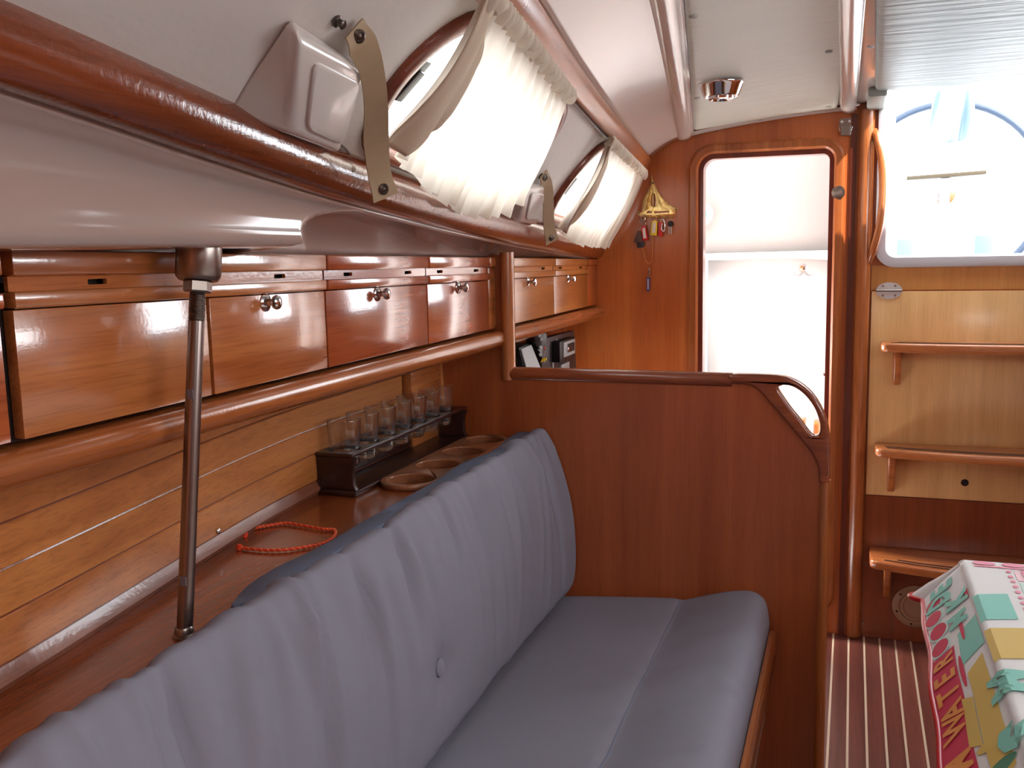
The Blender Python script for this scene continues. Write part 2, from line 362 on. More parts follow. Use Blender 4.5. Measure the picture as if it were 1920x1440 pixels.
# ---- aft bulkhead with the washroom doorway and the companionway opening
def ceilz(x, y): return 1.800 - 0.13*(min(x, 0.1)-0.1)**2 - 0.10*max(0, x-0.75)**2 + 0.010*(YB-y)
top = [(1.75, 1.4), (1.5, ceilz(1.5, YB)+.03), (0.80, 1.83), (0.80, 1.31), (0.76, 1.285), (0.12, 1.285), (0.085, 1.31), (0.070, 1.34), (0.070, 1.83)]
for xx in (0.0, -0.18, -0.35, -0.50, -0.56): top.append((xx, ceilz(xx, YB)+0.025))
top += [(-0.66, 1.78), (-0.80, 1.72), (-0.95, 1.42), (-1.15, 1.38)]
bul_outer = [(-1.15, -0.05), (1.75, -0.05)] + top
DX0, DX1, DZ0, DZ1 = -0.512, -0.064, 0.10, 1.672
def door_loop(g):
    pts = []
    base = rrect(DX0-g, DX1+g, DZ0-g, DZ1+g, [0.05+g, 0.035+g, 0.05+g, 0.05+g])
    for (u, v) in base:                    # top edge is slightly arched
        if v > 1.0: v += 0.012*(1-((u-(DX0+DX1)/2)/(0.5*(DX1-DX0)+g))**2)
        pts.append((u, v))
    return pts
wa = struct(plate('wall_aft', bul_outer, [door_loop(0.0)], mapY(YB), 0.045, W_BULK), 'varnished wooden bulkhead around the washroom doorway')
# door frame: raised moulding around the opening
loop = door_loop(0.016); path = [(u, YB, v) for u, v in loop]
V, Fc = sweep(path, [(-0.017, -0.002), (0.017, -0.002), (0.017, 0.010), (0.009, 0.017), (-0.010, 0.017), (-0.017, 0.010)], up=(0, -1, 0), closed=True)
dr = mesh('door_1', V, Fc, W_RAILZ); sharp(dr, 40); struct(dr, 'arched wooden door frame of the washroom')
loop = door_loop(-0.004); V, Fc = sweep([(u, YB+0.04, v) for u, v in loop], [(-0.012, -0.03), (0.010, -0.03), (0.010, 0.03), (-0.012, 0.03)], up=(0, -1, 0), closed=True)
o = mesh('door_rebate', V, Fc, wood('door_rebate_wood', (92, 34, 22), (120, 48, 30), 'z'), dr); sharp(o, 40)
# strike plate half disc on the right jamb, door latch plate
lathe('strike_plate', [(0.022, 0), (0.022, 0.0015), (0.018, 0.003), (0, 0.003)], onY(1572, 361, YB-0.016), M_STEEL, dr, axis=(-0.25, -1, 0))

# ---- upright post beside the companionway
V, Fc = sweep([(0.034, YB-0.002, 0.004), (0.034, YB-0.002, 1.79)], [(-0.023, 0.0), (-0.023, 0.012), (-0.016, 0.026), (-0.006, 0.032), (0.006, 0.032), (0.016, 0.026), (0.023, 0.012), (0.023, 0.0)], up=(0, -1, 0))
o = mesh('trim_1', V, Fc, W_RAILZ); sharp(o, 50); struct(o, 'rounded wooden upright beside the companionway')
V, Fc = sweep([(-0.006, YB-0.001, 0.004), (-0.006, YB-0.001, 1.78)], [(-0.010, 0.0), (-0.010, 0.006), (0.010, 0.006), (0.010, 0.0)], up=(0, -1, 0))
o = mesh('trim_2', V, Fc, wood('dark_upright', (70, 26, 16), (96, 38, 22), 'z')); struct(o, 'dark strip beside the rounded upright')

# ---- coachroof side: handrail line and curtain-track line
RY = [-1.6, .66, .885, 1.296, 1.894, 2.534, 3.397, 3.6]; RZ = [1.68, 1.549, 1.520, 1.480, 1.438, 1.405, 1.365, 1.357]
TY = [-1.6, .5, 1.38, 1.81, 2.31, 3.45, 3.6]; TZ = [1.80, 1.765, 1.72, 1.688, 1.668, 1.649, 1.647]
kern = lambda Y, A, B: sum(w*np.interp(Y+d, A, B) for d, w in ((-.2, .15), (-.1, .2), (0, .3), (.1, .2), (.2, .15)))
def RR(Y): return np.array([-.89+.07*(3.42-Y), Y, kern(Y, RY, RZ)])
def TT(Y): return np.array([-.71+.11*(3.42-Y), Y, kern(Y, TY, TZ)])
NRM = np.array([.85, 0, -.53])
def SS(Y, t, off=0.0): return RR(Y)*(1-t)+TT(Y)*t + NRM*off
def onS(px, py, off=0.0):
    d = ray(px, py); best = None
    for Y in np.arange(.3, 3.5, .004):
        p = C0+d*(Y/d[1]); a = RR(Y)+NRM*off; b = TT(Y)+NRM*off; t = (p[2]-a[2])/(b[2]-a[2]); e = abs(p[0]-(a[0]+(b[0]-a[0])*t))
        if best is None or e < best[0]: best = (e, Y, t, p)
    return best[3]
WINS = [(1.25, 2.06, 0.17, 0.90), (2.46, 3.24, 0.17, 0.90)]
def in_win(Y, t, g=0.0):
    for (a, b, c, d) in WINS:
        ry, rt_ = 0.11, 0.36
        a2, b2, c2, d2 = a+g, b-g, c+g*2.6, d-g*2.6
        if a2 < Y < b2 and c2 < t < d2:
            sl = (t-c2)/(d2-c2)*0.0
            dy = max(a2+ry-Y, Y-(b2-ry), 0)/ry; dt = max(c2+rt_-t, t-(d2-rt_), 0)/rt_
            if dy*dy+dt*dt < 1: return True
    return False
def win_loop(w, g, n=8):
    a, b, c, d = w; ry, rt_ = 0.11, 0.36; a += g; b -= g; c += g*2.6; d -= g*2.6; out = []
    for (cy, ct, a0) in ((b-ry, c+rt_, -90), (b-ry, d-rt_, 0), (a+ry, d-rt_, 90), (a+ry, c+rt_, 180)):
        for j in range(n+1):
            q = rd(a0+90*j/n); out.append((cy+ry*cos(q), ct+rt_*sin(q)))
    return out
wl = grid('wall_left', lambda Y, t: SS(Y, t), lsp(-1.5, YB+0.01, 260), lsp(0.0, 1.03, 46), M_VINYL, skip=lambda Y, t: in_win(Y, t, 0.012))
solidify(wl, 0.02, 1.0); struct(wl, 'pale vinyl-lined coachroof side with two curtained windows')
for k, w in enumerate(WINS):
    fr = bpy.data.objects.new('window_%d' % (k+1), None); COL.objects.link(fr); fr.location = SS(w[0], w[2]); struct(fr, 'rounded coachroof window in a reddish wooden frame')
    lp = win_loop(w, 0.004); path = [SS(Y, t, 0.001) for Y, t in lp]
    V, Fc = sweep(path, [(-0.016, -0.004), (0.014, -0.004), (0.014, 0.006), (0.006, 0.013), (-0.008, 0.013), (-0.016, 0.006)], up=tuple(NRM), closed=True)
    o = mesh('window_frame', V, Fc, W_TRIMR, fr); sharp(o, 50)
    lp = win_loop(w, 0.014); V, Fc = sweep([SS(Y, t, -0.012) for Y, t in lp], [(-0.006, -0.02), (0.006, -0.02), (0.006, 0.02), (-0.006, 0.02)], up=tuple(NRM), closed=True)
    o = mesh('window_rim', V, Fc, W_TRIMR, fr); sharp(o, 50)
    lp = win_loop(w, 0.006); V = [SS(Y, t, -0.024) for Y, t in lp]; o = mesh('pane', V, [tuple(range(len(V)))], M_PANE, fr)
    # black latch at the forward end
    Yl = w[0]+0.028; c = SS(Yl, 0.50, 0.0)
    ydir = SS(Yl, 0.60)-SS(Yl, 0.40); ydir /= np.linalg.norm(ydir); yd = np.array([0, 1, 0])
    for s0, s1, ww, h in ((-0.032, 0.022, 0.020, 0.012), (0.022, 0.040, 0.026, 0.006)):
        pts = []
        for hh in (-0.012, h):
            for (a, b) in ((s0, 0), (s1, 0), (s1, ww), (s0, ww)): pts.append(c+ydir*a+yd*b+NRM*hh)
        hexa('latch', pts, M_BLACK, fr, 0.002)
# ---- curtain track board along the top of the coachroof side
pth = [SS(Y, 1.0, 0.012) for Y in lsp(-1.4, YB-0.002, 40)]
V, Fc = sweep(pth, [(-0.016, -0.010), (0.008, -0.012), (0.012, -0.006), (0.012, 0.028), (0.006, 0.036), (-0.016, 0.036)], up=(.53, 0, .85))
o = mesh('trim_3', V, Fc, W_TRACK); sharp(o, 40); struct(o, 'varnished wooden batten above the curtained windows')
# thin metal curtain track under the batten
pth = [SS(Y, 0.955, 0.006) for Y in lsp(0.6, YB-0.01, 40)]
tk = tube('curtain_track', pth, 0.003, M_LGREY, None, n=8, base=pth[0]); tag(tk, 'thin pale curtain track below the wooden batten', 'curtain track')

# ---- cove between batten and ceiling
def EE(Y): xx = -.557+.142*(YB-Y); return np.array([xx, Y, ceilz(xx, Y)])
def cove(Y, s):
    a = SS(Y, 1.0, 0.012)+np.array([.53, 0, .85])*0.034; b = EE(Y)+np.array([0.03, 0, 0.0]); m = np.array([a[0]*.45+b[0]*.55-0.015, Y, b[2]*0.8+a[2]*0.2+0.004])
    return (1-s)**2*a+2*s*(1-s)*m+s*s*b
cv = grid('ceiling_cove', cove, lsp(-1.4, YB+0.005, 60), lsp(0, 1, 14), M_GEL); solidify(cv, 0.02, 1.0); struct(cv, 'curved glossy white cove between batten and ceiling')
# ---- ceiling shell (with companionway slide opening) and upholstered panels
def ce_skip(x, y): return y > 3.12 and 0.075 < x < 0.80
ce = grid('ceiling', lambda x, y: np.array([x, y, ceilz(x, y)+0.012]), [-0.56+k*0.02 for k in range(119)], [-1.5+k*0.02 for k in range(247)], M_GEL, skip=lambda x, y: ce_skip(x, y) or x < EE(y)[0])
solidify(ce, 0.03, -1.0); struct(ce, 'cambered white cabin ceiling')
def panel(name, xl, xr, y0, y1, m, n=16, k=26):
    """padded vinyl panel, edges rounded up to the ceiling; xl/xr are functions of y"""
    def f(u, v):
        y = y0+(y1(u) if callable(y1) else y1 - 0)*0 + v*((y1(u) if callable(y1) else y1)-y0)
        x = xl(y)*(1-u)+xr(y)*u; e = min(u*(xr(y)-xl(y)), (1-u)*(xr(y)-xl(y)), (1-v)*(((y1(u) if callable(y1) else y1))-y0))
        return np.array([x, y, ceilz(x, y) - 0.012*math.sqrt(max(0, 1-(1-min(1, e/0.014))**2)) + 0.010 + 0.0012*sin(9*y+4*x)])
    us = [0, .003, .008, .016, .03]+lsp(.05, .95, n)+[.97, .984, .992, .997, 1]
    vs = lsp(0, .985, k)+[.989, .993, .996, .998, 1]
    return grid(name, f, us, vs, m, ce, flip=False)
panel('headliner_panel', lambda y: EE(y)[0]+0.028, lambda y: -0.060+0.033*(YB-y), -1.3, lambda u: YB-0.02-0.05*(1-u)**3, M_VPAN)
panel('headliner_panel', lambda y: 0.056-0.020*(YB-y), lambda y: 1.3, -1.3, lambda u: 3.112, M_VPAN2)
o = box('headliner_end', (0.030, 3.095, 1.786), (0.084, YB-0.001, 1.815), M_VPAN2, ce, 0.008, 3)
# glossy rolled beams
def beam(name, cx, hw, drop):
    pth = [np.array([cx(Y), Y, ceilz(cx(Y), Y)+0.006]) for Y in lsp(-1.3, YB-0.004, 50)]
    V, Fc = sweep(pth, [(hw*math.cos(a), -drop*math.sin(a)) for a in lsp(0, pi, 11)], closed_prof=True)
    o = mesh(name, V, Fc, M_GEL, ce); sharp(o, 60); return o
beam('ceiling_beam', lambda Y: EE(Y)[0]-0.006, 0.030, 0.022)
beam('ceiling_beam', lambda Y: -0.026+0.008*(YB-Y), 0.026, 0.024)
# cross roll where the ceiling meets the bulkhead
pth = [np.array([xx, YB-0.012, ceilz(xx, YB)+0.004]) for xx in lsp(-0.55, 0.0, 16)]
V, Fc = sweep(pth, [(0.012*math.cos(a), -0.012*math.sin(a)) for a in lsp(0, pi, 7)]); o = mesh('ceiling_beam', V, Fc, M_GEL, ce); sharp(o, 60)
# screws with cup washers
for (px, py) in ((1270, 36), (1275, 171), (1307, 243), (1554, 108), (1553, 202), (1430, 224), (1632, 101), (1607, 200), (1480, -60), (1330, -80)):
    p = onZ(px, py, 1.79); p[0] = max(p[0], EE(p[1])[0]+.046); p[2] = ceilz(p[0], p[1]) - 0.0045
    if p[1] > YB-0.02: p[1] = YB-0.026; p[2] = ceilz(p[0], p[1])-0.002
    lathe('screw', [(0.0085, 0.003), (0.0085, 0), (0.006, -0.002), (0.003, -0.0025), (0, -0.002)], p, M_LGREY, ce, n=14)

# ---- white underside of the side deck, with the chainplate knee
def deck(Y, s):
    r = RR(Y); a = np.array([r[0]-0.006, Y, r[2]-0.030])
    k = 1-smooth01((Y-1.19)/0.12)
    xb = -0.905; zt = 1.384-0.0165*(Y-.81)
    f = min(1.0, s)
    if s <= 1:
        bz = lambda p0, p1, p2: (1-f)**2*p0+2*f*(1-f)*p1+f*f*p2
        B = bz(a, np.array([-0.880, Y, a[2]-0.006]), np.array([xb, Y, zt]))
        A = bz(a, np.array([-0.790, Y, a[2]-0.020]), np.array([-0.775, Y, 1.386]))
        A[2] += 0.006*smooth01((f-.9)/.1)*0
    else:
        e = s-1; B = np.array([xb+(-1.12-xb)*e, Y, zt-.004*e]); A = np.array([-0.775+(-.345)*e, Y, 1.386-.002*min(1, e*8)])
    k = 1-smooth01((Y-(1.245+0.17*(1-f)**2.2))/0.028)
    return B*(1-k)+A*k
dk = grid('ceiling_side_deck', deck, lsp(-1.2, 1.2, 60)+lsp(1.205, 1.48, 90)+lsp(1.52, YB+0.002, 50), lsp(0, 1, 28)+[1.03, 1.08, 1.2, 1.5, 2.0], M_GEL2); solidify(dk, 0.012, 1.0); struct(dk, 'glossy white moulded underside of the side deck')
# ---- handrail moulding
pth = [RR(Y) for Y in lsp(-1.3, YB-0.001, 70)]
V, Fc = sweep(pth, [(0.032*math.cos(a)+0.012, 0.038*math.sin(a)) for a in lsp(-pi*0.72, pi*0.72, 19)], up=(0.10, 0, 1))
hr = mesh('handrail', V, Fc, W_RAIL, base=RR(0.5)); sharp(hr, 60); tag(hr, 'long rounded dark varnished wooden rail along the coachroof side', 'handrail')
for px, py in ((622, 323),):
    p = onY(px, py, 1.29); lathe('screw', [(0.006, 0), (0.006, 0.002), (0, 0.003)], RR(1.285)+np.array([0.043, 0, 0.004]), M_STEEL, hr, axis=(1, -0.2, 0.1), n=12)

# ---- plank wall (hull ceiling) above the shelf
PW = [(-1.4, -0.86), (0.3, -0.885), (0.6, -0.895), (0.79, -0.915), (1.19, -0.982), (1.45, -1.022), (1.674, -1.045), (2.0, -1.05), (2.36, -1.052), (3.45, -1.0)]
def pwx(Y): return float(kern(Y, [p[0] for p in PW], [p[1] for p in PW]))
hw = struct(grid('wall_hull', lambda Y, z: np.array([pwx(Y)-0.012, Y, z]), lsp(-1.3, YB, 60), [0.3, 0.86, 1.16], W_LOW), 'varnished plank lining of the hull above the shelf')
solidify(hw, 0.01, -1.0)
struct(box('wall_hull_outer', (-1.16, -1.5, 0), (-1.125, YB+0.04, 1.46), M_DARK), 'unseen outer hull skin behind the lockers')
zz = [0.895, 0.952, 1.006, 1.060, 1.115, 1.160]
for k in range(5):
    a, b = zz[k]+0.0012, zz[k+1]-0.0012
    pth = [(pwx(Y), Y, (a+b)/2) for Y in lsp(-1.2, 2.14, 44)]; h = (b-a)/2
    V, Fc = sweep(pth, [(-0.010, -h), (-0.0015, -h), (0.0, -h+0.0015), (0.0, h-0.0015), (-0.0015, h), (-0.010, h)])
    o = mesh('plank', V, Fc, W_PLANK, hw); sharp(o, 24)
    pth = [(pwx(Y), Y, (a+b)/2) for Y in lsp(YP+0.05, YB-0.002, 12)]
    V, Fc = sweep(pth, [(-0.010, -h), (-0.002, -h), (0.0, -h+0.0025), (0.0, h-0.0025), (-0.002, h), (-0.010, h)])
    o = mesh('plank', V, Fc, W_BULK, hw); sharp(o, 24)
pth = [(pwx(Y), Y, 0.881) for Y in lsp(-1.2, 2.14, 44)]
V, Fc = sweep(pth, [(-0.010, -0.0135), (0.004, -0.0135), (0.010, -0.004), (0.004, 0.004), (-0.001, 0.0135), (-0.010, 0.0135)])
o = mesh('cover_strip', V, Fc, wood('cover_strip_wood', (112, 62, 48), (146, 88, 66), 'y'), hw); sharp(o, 50)
box('end_board', (-1.060, 2.150, ZS+0.001), (-1.030, 2.335, 1.13), W_DOOR, hw, 0.002)
hexa('edge_strip', [(-1.046, 2.336, ZS+.001), (-1.022, 2.336, ZS+.001), (-1.022, 2.358, ZS+.001), (-1.046, 2.358, ZS+.001), (-1.062, 2.336, 1.13), (-1.038, 2.336, 1.13), (-1.038, 2.358, 1.13), (-1.062, 2.358, 1.13)], W_PLANK, hw, 0.003)
lathe('screw', [(0.005, 0), (0.005, 0.001), (0.002, 0.003), (0, 0.003)], onX(410, 996, pwx(1.3)), M_CHROME, hw, axis=(1, 0, 0), n=10)

# ---- partition between settee and chart table
po = [(-1.10, 0.0), (-0.052, 0.0), (-0.052, 0.84), (-0.085, 0.88), (-0.205, 1.035), (-0.845, 1.035), (-0.845, 1.352), (-1.10, 1.352)]
wp = struct(plate('wall_partition', po, [], mapY(YP), 0.026, W_PART), 'varnished wooden half-height partition at the end of the settee')
RP = [(-0.020, -0.002), (0.020, -0.002), (0.020, 0.006), (0.012, 0.017), (0.004, 0.021), (-0.006, 0.021), (-0.016, 0.015), (-0.020, 0.006)]
V, Fc = sweep([(-0.858, YP+0.013, 1.040), (-0.270, YP+0.013, 1.036)], [(0.022*cos(a), 0.0185*sin(a)) for a in lsp(0, 2*pi*15/16, 16)])
o = mesh('top_rail', V, Fc, W_RAILX, wp); sharp(o, 50)
V, Fc = sweep([(-0.851, YP+0.013, 1.025), (-0.849, YP+0.013, 1.358)], [(0.018*cos(a), 0.026*sin(a)) for a in lsp(0, 2*pi*15/16, 16)], up=(0, -1, 0))
o = mesh('corner_post', V, Fc, W_RAILZ, wp); sharp(o, 50)
Q = lambda l: [(float(p[0]), float(p[2])) for p in (onY(a, b, YP-0.006) for a, b in l)]
ho = Q([(1368, 703), (1425, 702), (1470, 706), (1500, 719), (1525, 741), (1545, 775), (1555, 810), (1557, 850), (1554, 905), (1536, 905), (1534, 880), (1523, 852), (1500, 822), (1470, 787), (1440, 752), (1424, 734), (1404, 722), (1368, 719)])
hh = Q([(1459, 731), (1463, 724), (1475, 722), (1492, 728), (1510, 742), (1526, 763), (1535, 785), (1538, 803), (1535, 815), (1527, 818), (1519, 813), (1500, 788), (1480, 763)])
ho = [tuple(p) for p in catmull(ho, 3, True)]; hh = [tuple(p) for p in catmull(hh, 3, True)]
o = plate('grab_handle', ho, [hh], mapY(YP-0.008), 0.040, W_RAILX, wp, bev=0.0065, seg=3, auto=75)
V, Fc = sweep([(-0.050, YP+0.013, 0.002), (-0.050, YP+0.013, 0.800)], [(0.014*cos(a), 0.021*sin(a)) for a in lsp(0, 2*pi*15/16, 16)], up=(0, -1, 0))
o = mesh('edge_trim', V, Fc, W_RAILZ, wp); sharp(o, 50)

# ---- starboard side and forward end (behind the camera)
struct(plate('wall_right', [(-1.5, 0.0), (YB, 0.0), (YB, 1.83), (-1.5, 1.83)], [rrect(0.45, 2.15, 1.44, 1.70, 0.09)], mapX(1.60, 1), 0.03, W_BULK), 'varnished starboard cabin side with a long window')
struct(box('wall_forward', (-1.1, -1.53, 0), (1.7, -1.5, 1.86), W_BULK), 'varnished forward bulkhead')
# ---- rim added around the saloon fill lamp; the ceiling above is closed
o = plate('window_3', rrect(0.17, 0.73, -0.18, 0.38, 0.05), [rrect(0.21, 0.69, -0.14, 0.34, 0.05)], mapZ(1.790, 1), 0.04, M_ALU); struct(o, 'square rim added around the ceiling fill lamp')

# ================================================================== LOCKERS
zt = lambda Y: 1.374-.0187*(Y-.81)
zc = lambda Y: 1.344-.0160*(Y-.81)
zv = lambda Y: 1.329-.0145*(Y-.81)
zd = lambda Y: 1.308-.0137*(Y-.81)
ZDB = 1.162
def slabY(name, y0, y1, lo, hi, xf, xb, m, parent, bev=0.003):
    return hexa(name, [(xf, y0, lo(y0)), (xf, y1, lo(y1)), (xb, y1, lo(y1)), (xb, y0, lo(y0)), (xf, y0, hi(y0)), (xf, y1, hi(y1)), (xb, y1, hi(y1)), (xb, y0, hi(y0))], m, parent, bev)
def knob(c, parent):
    k = lathe('knob', [(0.0145, 0.0), (0.0145, 0.002), (0.011, 0.0045), (0.006, 0.006), (0.0048, 0.012), (0.006, 0.015), (0.0105, 0.0175), (0.0118, 0.021), (0.0105, 0.0245), (0.006, 0.0268), (0, 0.0275)], c, M_CHROME, parent, axis=(1, 0, 0), n=20)
    return k
def locker(y0, y1, label, doors, knobs, mdoor, group=None):
    g = 0.0018
    t = thing('locker', label, 'locker', (XL-0.10, (y0+y1)/2, 1.15), group)
    a, b = y0+g, y1-g
    box('body', (XL-.034, a, 1.158), (XL-0.018, b, 1.348-.016*(b-.81)), M_DARK, t)
    slabY('cornice', a, b, lambda Y: zc(Y)+.001, zt, XL+0.008, XL-0.06, mdoor, t, 0.0035)
    slabY('valance', a, b, lambda Y: zd(Y)+.001, lambda Y: zv(Y)-.001, XL+0.007, XL-0.014, mdoor, t, 0.0035)
    L_ = b-a
    sl = []
    for f in (0.20, 0.80) if L_ > 0.2 else ():
        yc = a+f*L_; zz_ = (zv(yc)+zc(yc))/2; sl.append(rrect(yc-0.016, yc+0.016, zz_-0.0033, zz_+0.0033, 0.002, 2))
    plate('vent_rail', [(a, zv(a)-.001), (b, zv(b)-.001), (b, zc(b)+.001), (a, zc(a)+.001)], sl, mapX(XL-0.002), 0.006, mdoor, t)
    for (d0, d1), kn in zip(doors, knobs):
        d = slabY('door', d0+g, d1-g, lambda Y: ZDB, lambda Y: zd(Y)-.0005, XL, XL-0.016, mdoor, t, 0.0012)
        if kn is not None: p = onX(kn[0], kn[1], XL+0.01); p[0] = XL-0.0005; knob(p, d)
    return t
locker(0.30, 0.806, 'narrow glimpsed end of the wooden locker forward of the steel post', [(0.30, 0.803)], [None], W_DOOR2)
locker(0.816, 1.490, 'wide wooden locker above the shelf with plain door and knobbed door behind the steel post', [(0.818, 1.160), (1.164, 1.490)], [None, (508, 567)], W_DOOR)
locker(1.492, 1.922, 'reddish wooden locker with one chrome knob, middle of the row above the glasses', [(1.492, 1.922)], [(716, 551)], W_DOOR2)
locker(1.924, 2.300, 'wooden locker with one chrome knob next to the partition post', [(1.924, 2.300)], [(866, 539)], W_DOOR2)
t = thing('locker_filler', 'narrow wooden filler strip between the last locker and the partition', 'filler', (XL-0.02, 2.33, 1.15))
slabY('cornice', 2.303, 2.358, lambda Y: zc(Y)+.001, zt, XL+0.004, XL-0.03, W_MOULD, t); slabY('front', 2.303, 2.358, lambda Y: ZDB, lambda Y: zc(Y)-.0005, XL-0.001, XL-0.016, W_MOULD, t, 0.001)
ym = float(onX(1038, 540, XL)[1])
W_AFT = wood('aft_locker_veneer', (168, 96, 42), (196, 124, 60), 'y')
locker(2.392, ym, 'golden wooden locker with one chrome knob directly behind the partition post', [(2.392, ym)], [(996, 529)], W_AFT)
locker(ym+0.002, 3.28, 'golden wooden locker with one chrome knob against the aft bulkhead', [(ym+0.002, 3.28)], [(1071, 523)], W_AFT)
t = thing('locker_filler', 'narrow wooden filler strip between golden locker and aft bulkhead', 'filler', (XL-0.02, 3.35, 1.15))
slabY('cornice', 3.283, YB-0.002, lambda Y: zc(Y)+.001, zt, XL+0.004, XL-0.03, W_BULK, t); slabY('front', 3.283, YB-0.002, lambda Y: ZDB, lambda Y: zc(Y)-.0005, XL-0.001, XL-0.016, W_BULK, t, 0.001)
# rounded moulding under the lockers
MP = [(-0.03, 0.020), (0.018, 0.020), (0.026, 0.016), (0.031, 0.008), (0.032, -0.003), (0.028, -0.013), (0.018, -0.021), (0.004, -0.024), (-0.024, -0.024), (-0.026, -0.020), (-0.026, 0.020)]
for (a, b, lab) in ((0.1, 2.352, 'rounded varnished moulding under the lockers above the shelf'), (2.392, YB-0.002, 'rounded varnished moulding under the golden lockers behind the partition')):
    V, Fc = sweep([(XL-0.008, Y, 1.134) for Y in (a, (a+b)/2, b-0.012, b)], MP)
    # sweep side is +x for a path along +y
    o = mesh('locker_moulding', V, Fc, W_MOULD, base=(XL, a, 1.13)); sharp(o, 40); tag(o, lab, 'moulding')

# ================================================================== SHELF AND WHAT STANDS ON IT
hwid = 0.067
cents = [(-0.886, 1.765+hwid+k*(0.58-2*hwid)/3) for k in range(4)]
sh_path = lsp(-1.0, 2.356, 40)
so = [(pwx(Y)-0.004, Y) for Y in sh_path]+[(-0.797, 2.356), (-0.797, -1.0)]
o = plate('shelf', so, [[(c[0]+0.0505*cos(2*pi*j/28), c[1]+0.0505*sin(2*pi*j/28)) for j in range(28)] for c in cents], mapZ(ZS), 0.02, W_SHELF, base=(-0.9, 1.0, ZS-0.02)); tag(o, 'long reddish varnished shelf behind the settee backrest', 'shelf')

# cup holder: raised board with four round wells
cA, cB = np.array([-0.886, 1.765]), np.array([-0.886, 2.345])
def cup_pts(r):
    out = []
    for k in range(13): a = pi+pi*k/12; out.append((cA[0]+r*cos(a), cA[1]+hwid+r*sin(a)))
    for k in range(13): a = pi*k/12; out.append((cB[0]+r*cos(a), cB[1]-hwid+r*sin(a)))
    return out
t = thing('cup_holder', 'long brown wooden cup holder board with four round wells on the shelf', 'cup holder', (-0.886, 2.05, ZS))
holes = []
for c in cents: holes.append([(c[0]+0.050*cos(2*pi*j/28), c[1]+0.050*sin(2*pi*j/28)) for j in range(28)])
plate('board', cup_pts(hwid), holes, mapZ(ZS+0.013), 0.013, W_CUP, t, bev=0.005, seg=3, auto=60)
W_CUPIN = wood('cup_well_wood', (124, 72, 46), (150, 92, 60), 'y')
for c in cents:
    lathe('well', [(0.0503, 0.010), (0.0503, -0.034), (0, -0.034), (0, -0.032), (0.0490, -0.032), (0.0495, 0.010)], (c[0], c[1], ZS), W_CUPIN, t, n=28, closed=True)

# glass rack
rx0, rx1, ry0, ry1 = -1.040, -0.958, 1.705, 2.325
t = thing('glass_rack', 'dark wooden rack holding a row of tumblers on the shelf', 'rack', ((rx0+rx1)/2, (ry0+ry1)/2, ZS))
ZT = 0.950
gl = [(-0.999, 1.752+0.083*k) for k in range(7)]
plate('top_board', rrect(rx0-0.004, rx1+0.004, ry0-0.002, ry1+0.004, 0.004, 2), [[(c[0]+0.0345*cos(2*pi*j/24), c[1]+0.0345*sin(2*pi*j/24)) for j in range(24)] for c in gl], mapZ(ZT+0.006), 0.008, W_RACK, t, bev=0.002)
box('base_board', (rx0-0.002, ry0-0.006, ZS+0.0004), (rx1+0.010, ry1+0.006, ZS+0.012), W_RACK, t, 0.003)
box('back_rail', (rx0-0.002, ry0, ZS+0.014), (rx0+0.004, ry1, ZS+0.03), W_RACK, t, 0.002)
def endp(y):
    pr = [(rx0-0.006, ZS+0.012), (rx1+0.006, ZS+0.012), (rx1+0.001, ZS+0.022), (rx1-0.001, ZS+0.045), (rx1+0.002, ZS+0.066), (rx1+0.008, ZT-0.003), (rx0-0.010, ZT-0.003), (rx0-0.003, ZS+0.066), (rx0-0.001, ZS+0.045), (rx0-0.002, ZS+0.022)]
    plate('end_panel', pr, [], mapY(y), 0.014, W_RACK, t, bev=0.002)
endp(ry0+0.002); endp(ry1-0.016)
# tumblers
gp = [(0.0285, 0.004), (0.0315, 0.030), (0.0338, 0.060), (0.0365, 0.098), (0.0362, 0.099), (0.0352, 0.098), (0.0322, 0.060), (0.0295, 0.030), (0.0278, 0.013)]
nm = ['first tumbler at the forward end panel of the dark rack'] + ['%s tumbler in the dark rack counted from its forward end panel' % s for s in ('second', 'third', 'fourth', 'fifth', 'sixth')] + ['seventh tumbler in the dark rack, nearest the partition']
g0 = None
for k, c in enumerate(gl):
    zb = ZT-0.018-0.012
    if g0 is None:
        g0 = o = thing('tumbler', '', 'glass', (c[0], c[1], zb))
        lathe('bowl', gp, (c[0], c[1], zb), M_GLASS, g0, n=28, closed=True)
        lathe('base', [(0, 0), (.025, 0), (.0278, .003), (.0284, .012), (.022, .010), (0, .0085)], (c[0], c[1], zb), M_GBASE, g0, n=28)
    else: o = copy_tree(g0, None, (c[0], c[1], zb)); o.rotation_euler.z = 0.5*k
    tag(o, 'clear '+nm[k], 'glass', 'tumblers in the dark rack')

# orange cord loop
cp = [onZ(a, b, ZS+0.004) for a, b in ((459, 1003), (466, 996), (480, 990), (505, 985), (535, 981), (570, 986), (605, 992), (625, 993), (629, 999), (622, 1010), (600, 1020), (570, 1026), (530, 1031), (490, 1031), (449, 1027))]
cp = catmull(cp, 6)
t = thing('cord', 'thin braided orange cord lying in an open loop on the shelf', 'cord', cp[0]*[1, 1, 0]+np.array([0, 0, ZS]))
tube('strand', cp, 0.0026, M_ORANGE, t, n=8)
hel = []
pts = [Vector(p) for p in catmull(cp, 4)]
for sgn, col in ((1, M_ORANGE), (-1, plain('pale_orange_fleck', (246, 150, 92), 0.7))):
    hp = []
    for i, p in enumerate(pts):
        a = pts[max(0, i-1)]; b = pts[min(len(pts)-1, i+1)]; tt = (b-a).normalized(); s = tt.cross(Vector((0, 0, 1))).normalized(); u = s.cross(tt); ph = sgn*i*0.9
        hp.append(p+s*0.0019*cos(ph)+u*0.0019*sin(ph))
    tube('braid', hp, 0.0013, col, t, n=5)
